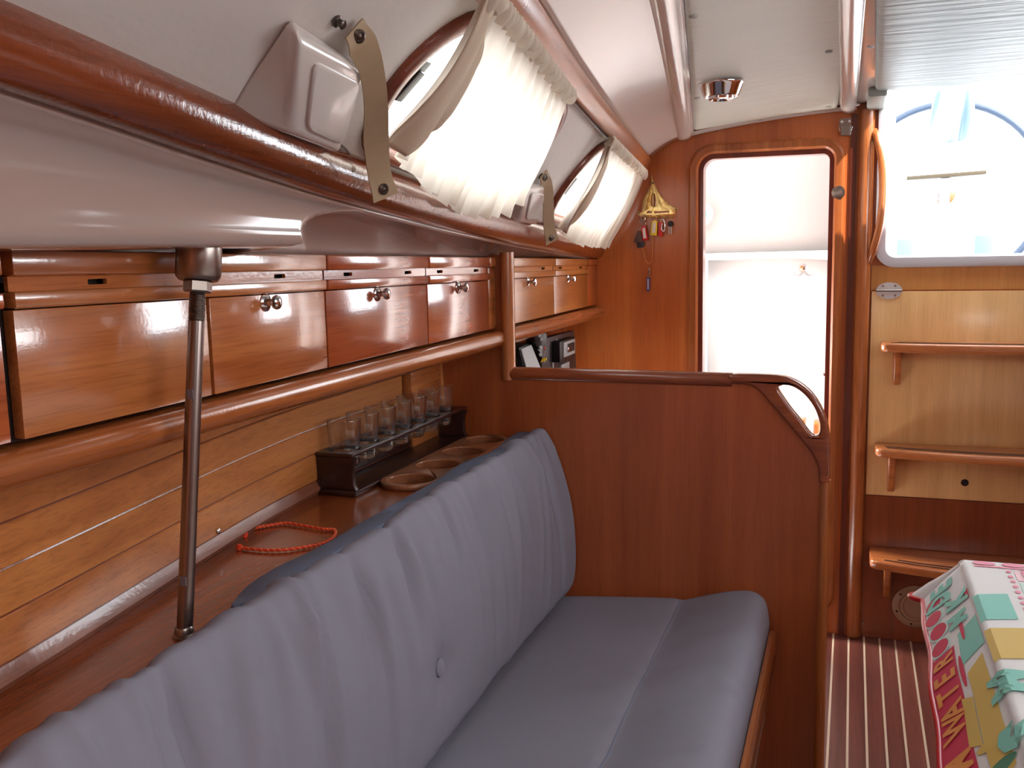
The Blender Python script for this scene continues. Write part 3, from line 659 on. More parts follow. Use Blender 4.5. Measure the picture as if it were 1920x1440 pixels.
for p in (cp[0], cp[-1]): lathe('knot', [(0, -0.006), (0.005, -0.004), (0.0058, 0), (0.005, 0.004), (0, 0.006)], p+np.array([0, 0, 0.001]), M_ORANGE, t, axis=(0.3, 0.2, 1), n=12)

# ================================================================== STEEL TIE ROD
pb = onZ(346, 1193, ZS); ptop = onX(374, 446, pb[0])
ptop[2] = 1.386
dv = Vector(ptop-pb); Lr = dv.length; dv.normalize()
t = thing('tie_rod', 'slim steel tie rod with a thick steel collar, standing on the shelf', 'post', pb)
lathe('rod', [(0.0105, 0.001), (0.0105, Lr-0.11)], pb, M_ROD, t, axis=dv, n=24)
th = [(0.0102, Lr-0.11)]
for k in range(16): th += [(0.0112, Lr-0.11+0.0022*k+0.0006), (0.0098, Lr-0.11+0.0022*k+0.0017)]
th += [(0.0102, Lr-0.06)]
lathe('threaded_end', th, pb, M_STEEL, t, axis=dv, n=20, ang=80)
nut = lathe('hex_nut', [(0.0165, Lr-0.072), (0.0185, Lr-0.070), (0.0185, Lr-0.058), (0.0165, Lr-0.056)], pb, M_STEEL, t, axis=dv, n=6, ang=20)
lathe('collar', [(0.025, Lr-0.056), (0.0295, Lr-0.050), (0.0295, Lr-0.006), (0.029, Lr-0.001)], pb, M_STEEL, t, axis=dv, n=32)
lathe('mounting_disc', [(0.037, Lr-0.001), (0.037, Lr+0.003)], pb, plain('dull_plate', (150, 138, 130), 0.5, 0.4), t, axis=dv, n=32)
lathe('foot_plate', [(0.016, 0.0005), (0.016, 0.003), (0.0125, 0.005), (0.0120, 0.012), (0.0106, 0.014)], pb, M_STEEL, t, n=24)
for h in (0.315, 0.07):
    q = Vector(pb)+dv*h; 
    box('marking_sleeve', (q.x-0.001, q.y-0.0112, q.z), (q.x+0.008, q.y-0.0098, q.z+0.012), plain('tape_%d' % int(h*100), (116, 108, 118), 0.6), t)

# ================================================================== SETTEE
def fold_noise(Y, seeds):
    return sum(a*math.exp(-((Y-c)/w)**2) for c, w, a in seeds)
rs = random.Random(3)
folds = [(rs.uniform(0.1, 2.3), rs.uniform(0.007, 0.022), rs.uniform(-0.019, 0.012), rs.uniform(-0.34, 0.06), rs.choice((rs.uniform(0.06, 0.2), rs.uniform(0.2, 0.55)))) for _ in range(120)]
BP = [(-.785, .60), (-.790, .78), (-.791, .868), (-.782, .886), (-.766, .898), (-.745, .897), (-.727, .872), (-.708, .830), (-.690, .770), (-.675, .700), (-.668, .630), (-.666, .560), (-.670, .505), (-.678, .482), (-.694, .466), (-.735, .464), (-.775, .470), (-.782, .52)]
BPs = [tuple(p) for p in catmull(BP, 4, True)]
BY = lsp(-0.1, 2.349, 330)
nb = len(BPs)
def bnorm(i):
    a = BPs[(i-1) % nb]; b = BPs[(i+1) % nb]; tx, tz = b[0]-a[0], b[1]-a[1]; l = math.hypot(tx, tz); return (tz/l, -tx/l)
cz, cxm = .66, -.735
V = []
btn = (1.497, .622)
for iy, Y in enumerate(BY):
    endk = max(0.0, 1-(BY[-1]-Y)/0.035); shr = 1-0.20*(1-math.sqrt(max(0, 1-endk**2))) 
    for i, (px_, pz_) in enumerate(BPs):
        nx, nz = bnorm(i)
        if (px_-cxm)*nx+(pz_-cz)*nz < 0: nx, nz = -nx, -nz
        d = 0.0
        if px_ > -0.80:
            drop = max(0.0, 0.90-pz_)
            for (c, w, a, sl, ln) in folds:
                yy = Y-c-sl*drop*1.0
                if abs(yy) < 4*w: d += a*math.exp(-(yy/w)**2)*math.exp(-(drop/ln)**2)*min(1, 0.35+drop*12)
        if px_ > -0.72:
            r2 = ((Y-btn[0])**2+(pz_-btn[1])**2); d -= 0.013*math.exp(-r2/0.0012)+0.007*math.exp(-r2/0.010)
            ang = math.atan2(Y-btn[0], pz_-btn[1]); d += 0.0030*cos(7*ang)*math.exp(-r2/0.008)*min(1, r2/0.0006)
            d += 0.004*sin(5.1*Y+1.0)*min(1, (0.9-pz_)*4)
        top_w = 0.006*sin(3.1*Y+.5)+0.005*sin(8.3*Y)+0.002*sin(31*Y+2*sin(7*Y)) if pz_ > .85 else 0.0
        x_ = cxm+(px_-cxm)*(0.85+0.15*shr)+nx*d; z_ = cz+(pz_-cz)*(1-(1-shr)*0.22)+nz*d+top_w*0.6-0.012*smooth01((1.1-Y)/0.7)*(1 if pz_ > .8 else 0)
        V.append((x_, Y, z_))
Fc = []
for j in range(len(BY)-1):
    for i in range(nb): l = (i+1) % nb; Fc.append((j*nb+i, j*nb+l, (j+1)*nb+l, (j+1)*nb+i))
Fc += [tuple(range(nb)), tuple((len(BY)-1)*nb+i for i in range(nb))[::-1]]
t = thing('backrest_cushion', 'long grey padded settee backrest with one button, wrinkled along the top', 'cushion', (-0.735, 1.1, 0.445))
o = mesh('cover', V, Fc, M_CUSH, t, True)
ic = min(range(len(V)), key=lambda q: (V[q][1]-btn[0])**2+(V[q][2]-btn[1])**2+(0 if V[q][0] > -.72 else 9))
bx_ = V[ic][0]
lathe('button', [(0.0145, -0.006), (0.0175, 0.001), (0.0160, 0.0065), (0.010, 0.0095), (0, 0.0105)], (bx_+.003, btn[0], btn[1]), M_CUSH, t, axis=(1, 0, 0.12), n=20)
# zipped flange lying on the shelf behind the cushion
def flange(ya, yb, w0, zz_):
    ys = lsp(ya, yb, 40); V = []; Fc = []
    for k, Y in enumerate(ys):
        e = min(1, (Y-ya)/0.05); wv = 0.006*sin(11*Y)+0.004*sin(23*Y)
        V += [(-0.768, Y, zz_+0.004), (-0.800-(w0+wv)*e*.6, Y, zz_+0.004+0.003*sin(17*Y)), (-0.802-(w0+wv)*e, Y, ZS+0.0016), (-0.802-(w0+wv)*e, Y, ZS+0.006), (-0.798-(w0+wv)*e*.6, Y, zz_+0.008+0.003*sin(17*Y)), (-0.768, Y, zz_+0.012)]
    for i in range(len(ys)-1):
        for k in range(6): l = (k+1) % 6; Fc.append((i*6+k, i*6+l, i*6+6+l, i*6+6+k))
    Fc += [tuple(range(6))[::-1], tuple(len(V)-6+k for k in range(6))]
    o = mesh('zip_flange', V, Fc, M_CUSHB, t, True); sharp(o, 50)
flange(1.07, 2.345, 0.028, ZS+0.012)

SP = [(-.765, .425), (-.760, .452), (-.672, .461), (-.60, .468), (-.50, .476), (-.410, .483), (-.386, .481), (-.362, .487), (-.310, .504), (-.255, .518), (-.212, .521), (-.185, .505), (-.174, .470), (-.172, .430), (-.176, .402), (-.190, .394), (-.30, .392), (-.60, .392), (-.758, .394)]
SPs = [tuple(p) for p in catmull(SP, 3, True)]; ns = len(SPs); SY = lsp(-0.1, 2.349, 240); V = []
sw = [(rs.uniform(1.0, 2.3), rs.uniform(0.02, 0.05), rs.uniform(-0.004, 0.004), rs.uniform(-.6, .6)) for _ in range(26)]
for Y in SY:
    endk = max(0.0, 1-(SY[-1]-Y)/0.03); shr = 0.03*(1-math.sqrt(max(0, 1-endk**2)))
    for (a, b) in SPs:
        d = 0
        if b > .45:
            for (c, w, am, sl) in sw:
                yy = Y-c-sl*(a+.3)
                if abs(yy) < 3*w: d += am*math.exp(-(yy/w)**2)*smooth01((a+.62)/.35)
            d += 0.004*sin(4*Y)*sin(9*a)
            for (qa, qy, am) in ((-.36, 1.60, -.003), (-.43, 1.78, .003), (-.33, 1.9, -.002)): d += am*math.exp(-((a-qa)/.06)**2-((Y-qy)/.035)**2)
            d -= shr*0.8
        V.append((a, Y, b+d))
Fc = []
for j in range(len(SY)-1):
    for i in range(ns): l = (i+1) % ns; Fc.append((j*ns+i, j*ns+l, (j+1)*ns+l, (j+1)*ns+i))
Fc += [tuple(range(ns)), tuple((len(SY)-1)*ns+i for i in range(ns))[::-1]]
o = mesh('seat_cushion', V, Fc, M_CUSH, base=(-0.43, 1.1, 0.392)); tag(o, 'grey padded settee seat cushion with raised front roll', 'cushion')
for p in o.data.polygons: p.use_smooth = True
si = min(range(ns), key=lambda i: abs(SPs[i][0]+.386)+(9 if SPs[i][1] < .45 else 0))
tube('seam', [(V[j*ns+si][0], V[j*ns+si][1], V[j*ns+si][2]-.0004) for j in range(0, len(SY)-3, 2)], .0014, M_CUSHB, o, n=6)
t = thing('settee_base', 'varnished wooden settee base with a rounded front fiddle under the seat', 'settee', (-0.43, 1.1, 0.0))
box('base_box', (-0.80, -0.2, 0.001), (-0.176, 2.357, 0.36), W_PART, t)
box('seat_board', (-0.79, -0.2, 0.36), (-0.185, 2.355, 0.390), W_SHELF, t)
V, Fc = sweep([(-0.166, -0.2, 0.398), (-0.166, 2.30, 0.398), (-0.166, 2.345, 0.392)], [(-.008, -.036), (.006, -.036), (.010, -.028), (.010, .016), (.006, .024), (-.004, .024), (-.008, .016)])
o = mesh('fiddle', V, Fc, W_MOULD, t); sharp(o, 50)
V, Fc = sweep([(-0.163, -0.2, 0.345), (-0.163, 2.345, 0.345)], [(-.012, -.02), (.004, -.02), (.008, -.012), (.008, .008), (.004, .014), (-.012, .014)])
o = mesh('lower_rail', V, Fc, W_RAIL, t); sharp(o, 50)

# ================================================================== COACHROOF FITTINGS
# curtains: gathered cloth hanging from the track in front of the windows
M_CURTD = cloth_mat('folded_curtain_cloth', (226, 208, 186), 0.12)
def curtain(label, ta, tb, hem, seed, npl):
    rr = random.Random(seed); ph = [rr.uniform(0, 6.28) for _ in range(6)]
    NU, NV = 260, 60
    hu = lsp(0, 1, len(hem)); hY = [h[0] for h in hem]; hT = [h[1] for h in hem]
    t = thing('curtain', label, 'curtain', SS(hem[len(hem)//2][0], hem[len(hem)//2][1], 0.03))
    def f(u, v, ex=0.0):
        bY = float(np.interp(u, hu, hY)); bT = float(np.interp(u, hu, hT))
        vv = v**1.1
        Y = (ta+(tb-ta)*u)*(1-vv)+bY*vv + 0.010*sin(7*u+ph[0])*v*(1-u) + .02*sin(pi*v)*(u-.5)
        tt = 0.965*(1-v)+(bT+0.012*sin(2*pi*npl*.5*u))*v
        sag = 0.024+0.012*sin(pi*min(1, v*1.1)) + 0.030*v
        uu = u+0.012*sin(2*pi*u*3+ph[1])
        amp = 0.0050*(1-0.6*sin(pi*v))+0.0075*v**3
        w = sin(2*pi*npl*uu+ph[2]+0.6*sin(3*v+ph[3]))+0.45*sin(2*pi*npl*1.73*uu+ph[3]+v*1.2)+0.3*sin(2*pi*npl*.41*uu+ph[5])
        return SS(Y, tt, sag+amp*w+ex)
    grid('cloth', f, lsp(0, 1, NU), lsp(0, 1, NV), M_CURT, t)
    def g(u, v):
        Y = ta+(tb-ta)*u; w = sin(2*pi*npl*1.9*u+ph[2])+0.6*sin(2*pi*npl*3.1*u+ph[1])
        return SS(Y, 0.985-0.08*v*(1+.25*sin(2*pi*npl*1.3*u)), 0.030+0.008*w*(0.35+v)+0.006*sin(pi*v))
    grid('heading', g, lsp(0, 1, NU), lsp(0, 1, 8), M_CURT, t)
    # folded-over leading edge
    def e(u, v):
        wd = 0.025+0.075*sin(pi*min(1, v*.93+.05))
        p = f(u*wd, v, 0.0); return p + NRM*(0.006+0.010*sin(pi*u)*sin(pi*v)+.004*sin(6*u+4*v))
    o = grid('leading_edge', e, lsp(0, 1, 12), lsp(0, 1, 30), M_CURTD, t); solidify(o, .002)
    return t
curtain('cream gathered curtain over the window beside the long strap', 1.245, 1.85, ((1.300, .235), (1.40, .17), (1.515, .117), (1.60, .09), (1.70, .064), (1.79, .066), (1.88, .075), (1.96, .14), (2.02, .25)), 5, 15)
curtain('cream gathered curtain over the window next to the aft bulkhead', 2.44, 3.385, ((2.555, .14), (2.70, .09), (2.844, .067), (3.05, .075), (3.20, .085), (3.31, .10)), 9, 17)

# white moulded boxes on the coachroof side
def moulded(label, px, s):
    o_ = 0.034*s
    A = onS(*px[0], -.002); B = onS(*px[1], -.002); Cc = onS(*px[2], o_); D = onS(*px[3], o_); Ee = onS(*px[4], o_*.8); G = onS(*px[5], o_)
    dwn = SS(1.1, 0)-SS(1.1, .06)
    G2 = G-NRM*(o_+.002); E2 = Ee-NRM*(o_*.8+.002); D2 = D-NRM*(o_+.002)+dwn*.5; D2[1] -= .02
    t = thing('moulded_box', label, 'moulding', D2)
    bm = bmesh.new(); vs = [bm.verts.new(Vector(p)) for p in (A, B, D2, D, Cc, Ee, G, E2, G2)]
    for f in ((0, 1, 3, 4), (1, 2, 3), (4, 3, 6, 5), (3, 2, 8, 6), (5, 6, 8, 7), (0, 4, 5, 7), (0, 7, 8, 2, 1)): bm.faces.new([vs[k] for k in f])
    bmesh.ops.recalc_face_normals(bm, faces=bm.faces)
    bmesh.ops.bevel(bm, geom=list(bm.edges), offset=0.011*s, segments=5, profile=0.5, affect='EDGES')
    from_bm('shell', bm, M_GEL, t, smooth=True)
    # raised access panel on the aft facet
    q = lambda u, v: (Cc*(1-u)+Ee*u)*(1-v)+(D*(1-u)+G*u)*v
    nrm = np.cross(Ee-Cc, D-Cc); nrm /= np.linalg.norm(nrm)
    if nrm[0] < 0: nrm = -nrm
    lp = rrect(.22, .93, .14, .86, .10, 4); pts = [q(u, v) for u, v in lp]
    bm = bmesh.new(); a = [bm.verts.new(Vector(p+nrm*(-.002))) for p in pts]; b = [bm.verts.new(Vector(p+nrm*.0035)) for p in pts]; c = np.mean(pts, axis=0); b2 = [bm.verts.new(Vector(c+(p-c)*.955+nrm*.005)) for p in pts]
    n = len(pts)
    for k in range(n): l = (k+1) % n; bm.faces.new([a[k], a[l], b[l], b[k]]); bm.faces.new([b[k], b[l], b2[l], b2[k]])
    bm.faces.new(b2)
    o = from_bm('access_panel', bm, plain('panel_gelcoat', (216, 210, 204), 0.2, coat=.4), t, smooth=True); sharp(o, 40)
    cab = [G2+NRM*.012+np.array([0, -.02, .03]), G2+NRM*.016+np.array([0, .02, .012]), G2+NRM*.012+np.array([-.004, .06, .002]), G2+NRM*.010+np.array([-.010, .09, -.008])]
    tube('cable', catmull(cab, 5), 0.0018, plain('grey_cable', (120, 104, 104), 0.6), t, n=6)
    return t
moulded('large white glossy moulded box on the coachroof side above the handrail', [(545, 26), (420, 205), (556, 66), (548, 252), (690, 134), (640, 292)], 1.0)
moulded('small white moulded box between the two curtained windows', [(984, 336), (940, 398), (988, 350), (974, 418), (1024, 352), (1008, 424)], 1.0)

# straps with snap fasteners
def strap(label, ctr, ws, extra):
    P = [Vector(onY(a, b, Y)) for a, b, Y in ctr]; P = [Vector(p) for p in catmull(P, 8)]
    n = len(P); W = [float(w) for w in np.interp(lsp(0, 1, n), lsp(0, 1, len(ws)), ws)]
    t = thing('strap', label, 'strap', P[-1])
    V = []; Fc = []
    for i, p in enumerate(P):
        a = P[max(0, i-1)]; b = P[min(n-1, i+1)]; tg = (b-a).normalized()
        sd = Vector((0.55, 0.80, -0.05)); s0 = Vector((0.30, 0.95, 0.15)); f = i/(n-1); s = (s0*(1-f)+sd*f); s = (s-tg*s.dot(tg)).normalized(); nn = s.cross(tg).normalized()*0.0014
        wb = 1+0.05*sin(11*f+1)
        for q in ((-W[i]*wb, -1), (W[i], -1), (W[i], 1), (-W[i]*wb, 1)): V.append(p+s*q[0]+nn*q[1])
    for i in range(n-1):
        for k in range(4): l = (k+1) % 4; Fc.append((i*4+k, i*4+l, i*4+4+l, i*4+4+k))
    Fc += [(3, 2, 1, 0), tuple(len(V)-4+k for k in range(4))]
    o = mesh('band', V, Fc, M_STRAP, t, True); sharp(o, 50)
    m_sn = plain('snap_metal', (92, 80, 72), 0.35, 0.9)
    for i, sc in ((int(n*0.10), 1.0), (int(n*0.92), 1.0)):
        p = P[i]; a = P[i-1]; b = P[min(n-1, i+1)]; tg = (b-a).normalized(); s = Vector((0.45, 0.85, 0)); s = (s-tg*s.dot(tg)).normalized(); nv = s.cross(tg).normalized()
        if nv.dot(-p+Vector(C0)) < 0: nv = -nv
        lathe('snap', [(0.0085*extra, 0.0012), (0.0085*extra, 0.003), (0.006*extra, 0.0045), (0.0045*extra, 0.003), (0.002*extra, 0.0045), (0, 0.005)], p, m_sn, t, axis=nv, n=16)
    return t
strap('long aged tan strap with snap fasteners hanging from the coachroof beside the large moulded box', [(664, 52, 1.055), (680, 85, 1.075), (697, 135, 1.12), (705, 200, 1.185), (706, 265, 1.255), (711, 325, 1.295), (723, 371, 1.315)], [0.017, 0.020, 0.0165, 0.0165, 0.0185, 0.0185, 0.0215], 1.0)
strap('short tan strap with a snap fastener hanging beside the small moulded box', [(1019, 326, 2.20), (1024, 345, 2.23), (1028, 378, 2.32), (1029, 420, 2.39), (1035, 454, 2.43)], [0.014, 0.016, 0.015, 0.016, 0.020], 1.0)
sn = plain('snap_stud_metal', (96, 88, 82), 0.3, 0.9)
for (px, py, lab) in ((630, 39, 'metal snap stud on the vinyl above the large moulded box'), (1013, 330, 'metal snap stud on the vinyl above the small moulded box')):
    p = onS(px, py, 0.001); o = lathe('snap_stud', [(0.0075, 0), (0.0075, 0.003), (0.0048, 0.004), (0.0048, 0.009), (0.0058, 0.011), (0.004, 0.0125), (0, 0.0125)], p, sn, axis=NRM, base=p, n=16); tag(o, lab, 'snap stud', 'snap studs')

# ceiling spotlight
p = onZ(1352, 160, 1.775); p[2] = ceilz(p[0], p[1])-0.004
t = thing('spotlight', 'chrome round spotlight recessed in the ceiling panel', 'lamp', p)
lathe('housing', [(0.058, 0.002), (0.058, -0.002), (0.056, -0.005), (0.046, -0.030), (0.043, -0.034), (0.036, -0.034), (0.034, -0.028)], p, M_CHROME, t, n=36, ang=50)
lathe('inner_ring', [(0.034, -0.028), (0.032, -0.040), (0.026, -0.042), (0.022, -0.036), (0.020, -0.022), (0, -0.022)], p, M_CHROME, t, n=30, ang=50)
lathe('bulb', [(0.0, -0.031), (0.012, -0.030), (0.014, -0.024), (0.014, -0.022)], p, M_DGREY, t, n=18)

# ================================================================== AFT BULKHEAD FITTINGS
# latch at the top right of the door
p = onY(1586, 238, YB-0.003)
t = thing('door_latch', 'small steel catch plate screwed above the doorway corner', 'latch', p)
plate('plate', [(u+p[0], v+p[2]) for u, v in rrect(-0.021, 0.021, 0.0, 0.028, [.002, .010, .010, .002], 4)], [], mapY(YB-0.004), 0.003, M_STEEL, t)
plate('tongue', [(u+p[0], v+p[2]) for u, v in rrect(-0.015, 0.017, -0.028, 0.003, .003, 3)], [], mapY(YB-0.009), 0.006, M_STEEL, t, bev=0.001)
for s in (-1, 1):
    lathe('screw', [(0.005, 0), (0.005, 0.0012), (0.002, 0.002), (0, 0.001)], (p[0]+s*0.012, YB-0.004, p[2]+0.017), M_CHROME, t, axis=(0, -1, 0), n=12)
    tube('spring_wire', [(p[0]+s*0.017, YB-0.008, p[2]+0.004), (p[0]+s*0.021, YB-0.010, p[2]-0.002), (p[0]+s*0.018, YB-0.010, p[2]-0.012)], 0.0013, M_CHROME, t, n=6)
# brass ship key holder
K = lambda zx, zy, d=0.0: onY(1160+zx/5.5375, 300+zy/5.5375, YB-d)
k2 = lambda l: [(float(q[0]), float(q[2])) for q in (K(a, b) for a, b in l)]
t = thing('key_holder', 'brass sailing ship key holder with hooks on the bulkhead', 'key holder', K(360, 600))
outl = k2([(340, 165), (352, 152), (352, 195), (372, 235), (380, 255), (410, 320), (440, 370), (490, 425), (545, 470), (585, 495), (628, 515), (602, 540), (598, 570), (580, 602), (480, 606), (400, 606), (330, 604), (232, 590), (205, 568), (176, 524), (205, 538), (240, 548), (247, 500), (250, 450), (262, 400), (290, 350), (325, 290), (345, 245), (340, 200)])[::-1]
plate('ship_plate', outl, [k2([(330, 420), (340, 360), (356, 335), (380, 355), (390, 420), (380, 480), (358, 498), (338, 470)]), k2([(372, 535), (524, 528), (530, 545), (375, 556)]), k2([(290, 552), (310, 535), (345, 530), (348, 552)])], mapY(YB-0.006), 0.004, M_BRASS, t, bev=0.0008)
tube('mast', [K(357, 300, .007), K(358, 560, .007)], 0.0022, M_BRASS, t, n=6)
for zx in (262, 330, 400, 470, 535):
    tube('hook', [K(zx, 570, .007), K(zx, 585, .010), K(zx+3, 600, .018), K(zx+8, 598, .022), K(zx+12, 582, .022)], 0.0016, M_BRASS, t, n=6)
for a, b in ((357, 240), (210, 552), (595, 515)): lathe('nail', [(0.003, 0), (0.002, 0.002), (0, 0.0025)], K(a, b, .006), M_BLACK, t, axis=(0, -1, 0), n=10)
for a in range(7): tube('rib', [K(278+a*9, 520-4*a, .0068), K(300+a*6, 400, .0072), K(345, 280, .0068)], 0.0009, M_BRASS, t, n=5)
for a in range(6): tube('rib', [K(405+a*22, 520, .0068), K(395+a*12, 430+a*10, .0072), K(372, 290, .0068)], 0.0009, M_BRASS, t, n=5)
def ring(c, r, m, parent, tilt=(0.3, -1, 0), wr=0.0011):
    a = Vector(tilt).normalized(); u = a.orthogonal().normalized(); w = a.cross(u); c = Vector(c)
    tube('split_ring', [c+(u*cos(2*pi*k/20)+w*sin(2*pi*k/20))*r for k in range(20)], wr, m, parent, n=6, closed=True)
def tagplate(name, label, cat, zq, mbody, minsert, d=0.012, hook=None):
    """zq: four corners clockwise from top-left in key-holder picture units"""
    c = k2(zq); cc = np.mean(np.array(c), axis=0); t = thing(name, label, cat, (cc[0], YB-d, cc[1]))
    plate('fob', c[::-1], [], mapY(YB-d-0.003), 0.006, mbody, t, bev=0.0012)
    if minsert is not None:
        ci = [(cc[0]+(p[0]-cc[0])*.55, cc[1]+(p[1]-cc[1])*.70) for p in c]
        plate('paper_label', ci[::-1], [], mapY(YB-d-0.0036), 0.001, minsert, t)
    if hook: ring(K(hook[0], hook[1], d), hook[2], M_CHROME, t)
    return t
tagplate('key_tag', 'red key tag with pale paper insert hanging from the ship key holder', 'key tag', [(243, 690), (290, 678), (318, 830), (262, 840)], M_RED, M_PAPER, 0.018, (262, 655, .007))
tagplate('key_tag', 'yellow key tag with pale paper insert hanging from the ship key holder', 'key tag', [(352, 640), (385, 625), (412, 640), (404, 785), (340, 782)], M_YEL, M_PAPER, 0.016, (372, 622, .006))
tagplate('key_tag', 'plain red key tag with metal clip hanging from the ship key holder', 'key tag', [(428, 645), (462, 640), (464, 796), (418, 792)], M_RED, None, 0.016, (452, 632, .005))
o = tube('key_clip', catmull([K(440, 625, .024), K(462, 618, .026), K(478, 660, .026), K(474, 735, .026), K(446, 722, .026), K(454, 660, .026)], 5), 0.0021, M_CHROME, n=8, base=K(460, 735, .026)); tag(o, 'bent chrome clip in front of the plain red key tag', 'clip')
t = thing('key', 'small steel key with round black head on the end hook', 'key', K(538, 770, .012))
lathe('head', [(0.0, -0.003), (0.009, -0.003), (0.0105, -0.001), (0.0105, 0.001), (0.009, 0.003), (0, 0.003)], K(538, 662, .014), M_BLACK, t, axis=(0.2, -1, 0), n=20)
for a in (516, 540): box('blade', tuple(K(a, 768, .015)), tuple(K(a+13, 690, .0135)), M_STEEL, t)
t = thing('shackle', 'steel snap shackle on the bow hook of the ship key holder', 'shackle', K(255, 640, .016))
ring(K(256, 605, .016), .0075, M_CHROME, t, wr=.0026); ring(K(232, 645, .016), .005, M_CHROME, t, wr=.0016); ring(K(222, 690, .016), .0045, M_CHROME, t, wr=.0014)
t = thing('leather_fob', 'brown leather fob and dark float hanging from the snap shackle', 'key fob', K(222, 905, .016))
plate('leather_flap', k2([(208, 735), (236, 735), (262, 860), (165, 850)])[::-1], [], mapY(YB-.020), .006, M_LEATH, t, bev=.001)
plate('dark_float', k2([(190, 840), (268, 800), (276, 880), (262, 905), (200, 915)])[::-1], [], mapY(YB-.013), .008, plain('dark_rubber', (58, 52, 56), .6), t, bev=.002)
t = thing('lanyard', 'thin tan cord lanyard looping down from the key holder to a small blue tag', 'lanyard', K(316, 1360, .01))
tube('cord_loop', catmull([K(352, 620, .010), K(356, 800, .010), K(352, 950, .010), K(345, 1040, .010), K(318, 1076, .010), K(285, 1050, .010), K(268, 990, .010), K(255, 935, .012), K(240, 915, .013)], 6), 0.0018, M_TAN, t, n=7)
lathe('swivel', [(0, 0), (.003, .001), (.0035, .006), (.002, .008), (.0025, .012), (.0035, .016), (.002, .020), (0, .021)], K(316, 1185, .010), M_STEEL, t, n=12)
ring(K(314, 1200, .010), .004, M_BRASS, t)
tq = k2([(298, 1216), (330, 1216), (328, 1362), (296, 1360)]); plate('blue_tag', tq[::-1], [], mapY(YB-.013), .005, M_BLUE, t, bev=.001)
cc = np.mean(np.array(tq), axis=0); plate('tag_print', [(cc[0]+(p[0]-cc[0])*.3, cc[1]+(p[1]-cc[1])*.75) for p in tq][::-1], [], mapY(YB-.0135), .001, M_PAPER, t)

# ================================================================== COMPANIONWAY
# step board (removable engine cover), upper and lower panels as facings of the bulkhead
pz = lambda px, py: float(onY(px, py, YB)[2])
t_up = box('facing_panel', (0.060, YB-0.004, 1.206), (0.95, YB+0.002, 1.286), W_GOLD, wa)
t_lo = box('facing_panel', (0.060, YB-0.006, 0.002), (0.95, YB+0.002, 0.508), W_LOW, wa)
sb = box('engine_cover', (0.062, YB-0.012, 0.512), (0.93, YB-0.0045, 1.202), W_LIGHT, None, 0.0015, base=(0.5, YB, 0.512)); tag(sb, 'pale wooden removable board carrying the companionway steps', 'panel')
lathe('finger_hole', [(0.012, 0), (0.012, 0.001), (0, 0.0011)], onY(1809, 905, YB-.012), M_DARK, sb, axis=(0, -1, 0), n=16)
for px, py in ((1612, 1058), (1607, 1168)): lathe('screw', [(0.004, 0), (0.003, 0.001), (0, 0.001)], onY(px, py, YB-.006)+np.array([.02, 0, 0]), M_STEEL, wa, axis=(0, -1, 0), n=10)
# oval hinge
p = onY(1667, 543, YB-0.013)
M_HINGE = plain('hinge_steel', (206, 206, 208), .3, .55)
t = thing('hinge', 'oval chrome hinge across the top seam of the step board', 'hinge', p)
def half(sg): return [(p[0]+0.040*cos(a), 1.2045+sg*0.0012+sg*0.026*sin(a)) for a in lsp(0.0, pi, 14)]
plate('upper_leaf', half(1), [], mapY(YB-0.0155), 0.004, M_HINGE, t); plate('lower_leaf', half(-1)[::-1], [], mapY(YB-0.0155), 0.004, M_HINGE, t)
tube('barrel', [(p[0]-0.040, YB-0.017, 1.2045), (p[0]+0.040, YB-0.017, 1.2045)], 0.0035, M_STEEL, t, n=10)
for sx in (-1, 1):
    for sz in (-1, 1): lathe('screw', [(0.004, 0), (0.003, 0.001), (0, 0.001)], (p[0]+sx*0.019, YB-0.0155, 1.2045+sz*0.016), M_STEEL, t, axis=(0, -1, 0), n=10)
# steps
def step(label, zt_, x0, depth, bowd, back, bx, blen, lines):
    t = thing('companionway_step', label, 'step', (0.5, back, zt_-0.03))
    x1 = 0.90; front = back-depth
    def fr(x): s = (x-(x0+x1)/2)/((x1-x0)/2); return front-bowd*(1-s*s)
    out = [(x1, back), (x0, back)]
    r = 0.03
    for k in range(7): a = pi+pi/2*k/6; out.append((x0+r+r*cos(a), fr(x0+r)+r+r*sin(a)))
    out += [(x, fr(x)) for x in lsp(x0+r+0.03, x1-0.05, 16)] + [(x1-.01, fr(x1)+.02), (x1, fr(x1)+.05)]
    plate('tread', out, [], mapZ(zt_), 0.030, W_STEP, t, bev=0.010, seg=4, auto=70)
    for dd, s0 in lines:
        pth = [(x, fr(x)+dd, zt_+0.0004) for x in lsp(x0+s0, x1-0.06, 22)]
        V, Fc = sweep(pth, [(-0.0034, -0.001), (0.0034, -0.001), (0.0034, 0.0010), (-0.0034, 0.0010)]); mesh('inlay_strip', V, Fc, M_INLAY, t)
    for b0 in (bx, 0.80):
        pr = [(back, zt_-0.031), (front+0.05, zt_-0.031), (front+0.055, zt_-0.05), (back-0.035, zt_-0.031-blen*.8), (back-0.018, zt_-0.031-blen), (back, zt_-0.031-blen)]
        plate('bracket', pr, [], lambda u, v, w: (b0+w, u, v), 0.024, W_STEP, t, bev=0.006, seg=3, auto=70)
    return t
YS = YB-0.0125
step('top wooden companionway step with dark inlaid strips, highest on the pale board', 1.040, 0.094, 0.10, 0.035, YS, 0.135, 0.115, ((0.024, 0.03), (0.038, 0.05)))
step('middle wooden companionway step with dark inlaid strips near the foot of the pale board', 0.697, 0.086, 0.12, 0.045, YS, 0.128, 0.135, ((0.024, 0.035), (0.044, 0.03)))
step('lowest wooden companionway step with curved dark inlays above the round vent', 0.330, 0.078, 0.16, 0.07, YB-0.0065, 0.125, 0.14, ((0.026, 0.045), (0.048, 0.085)))
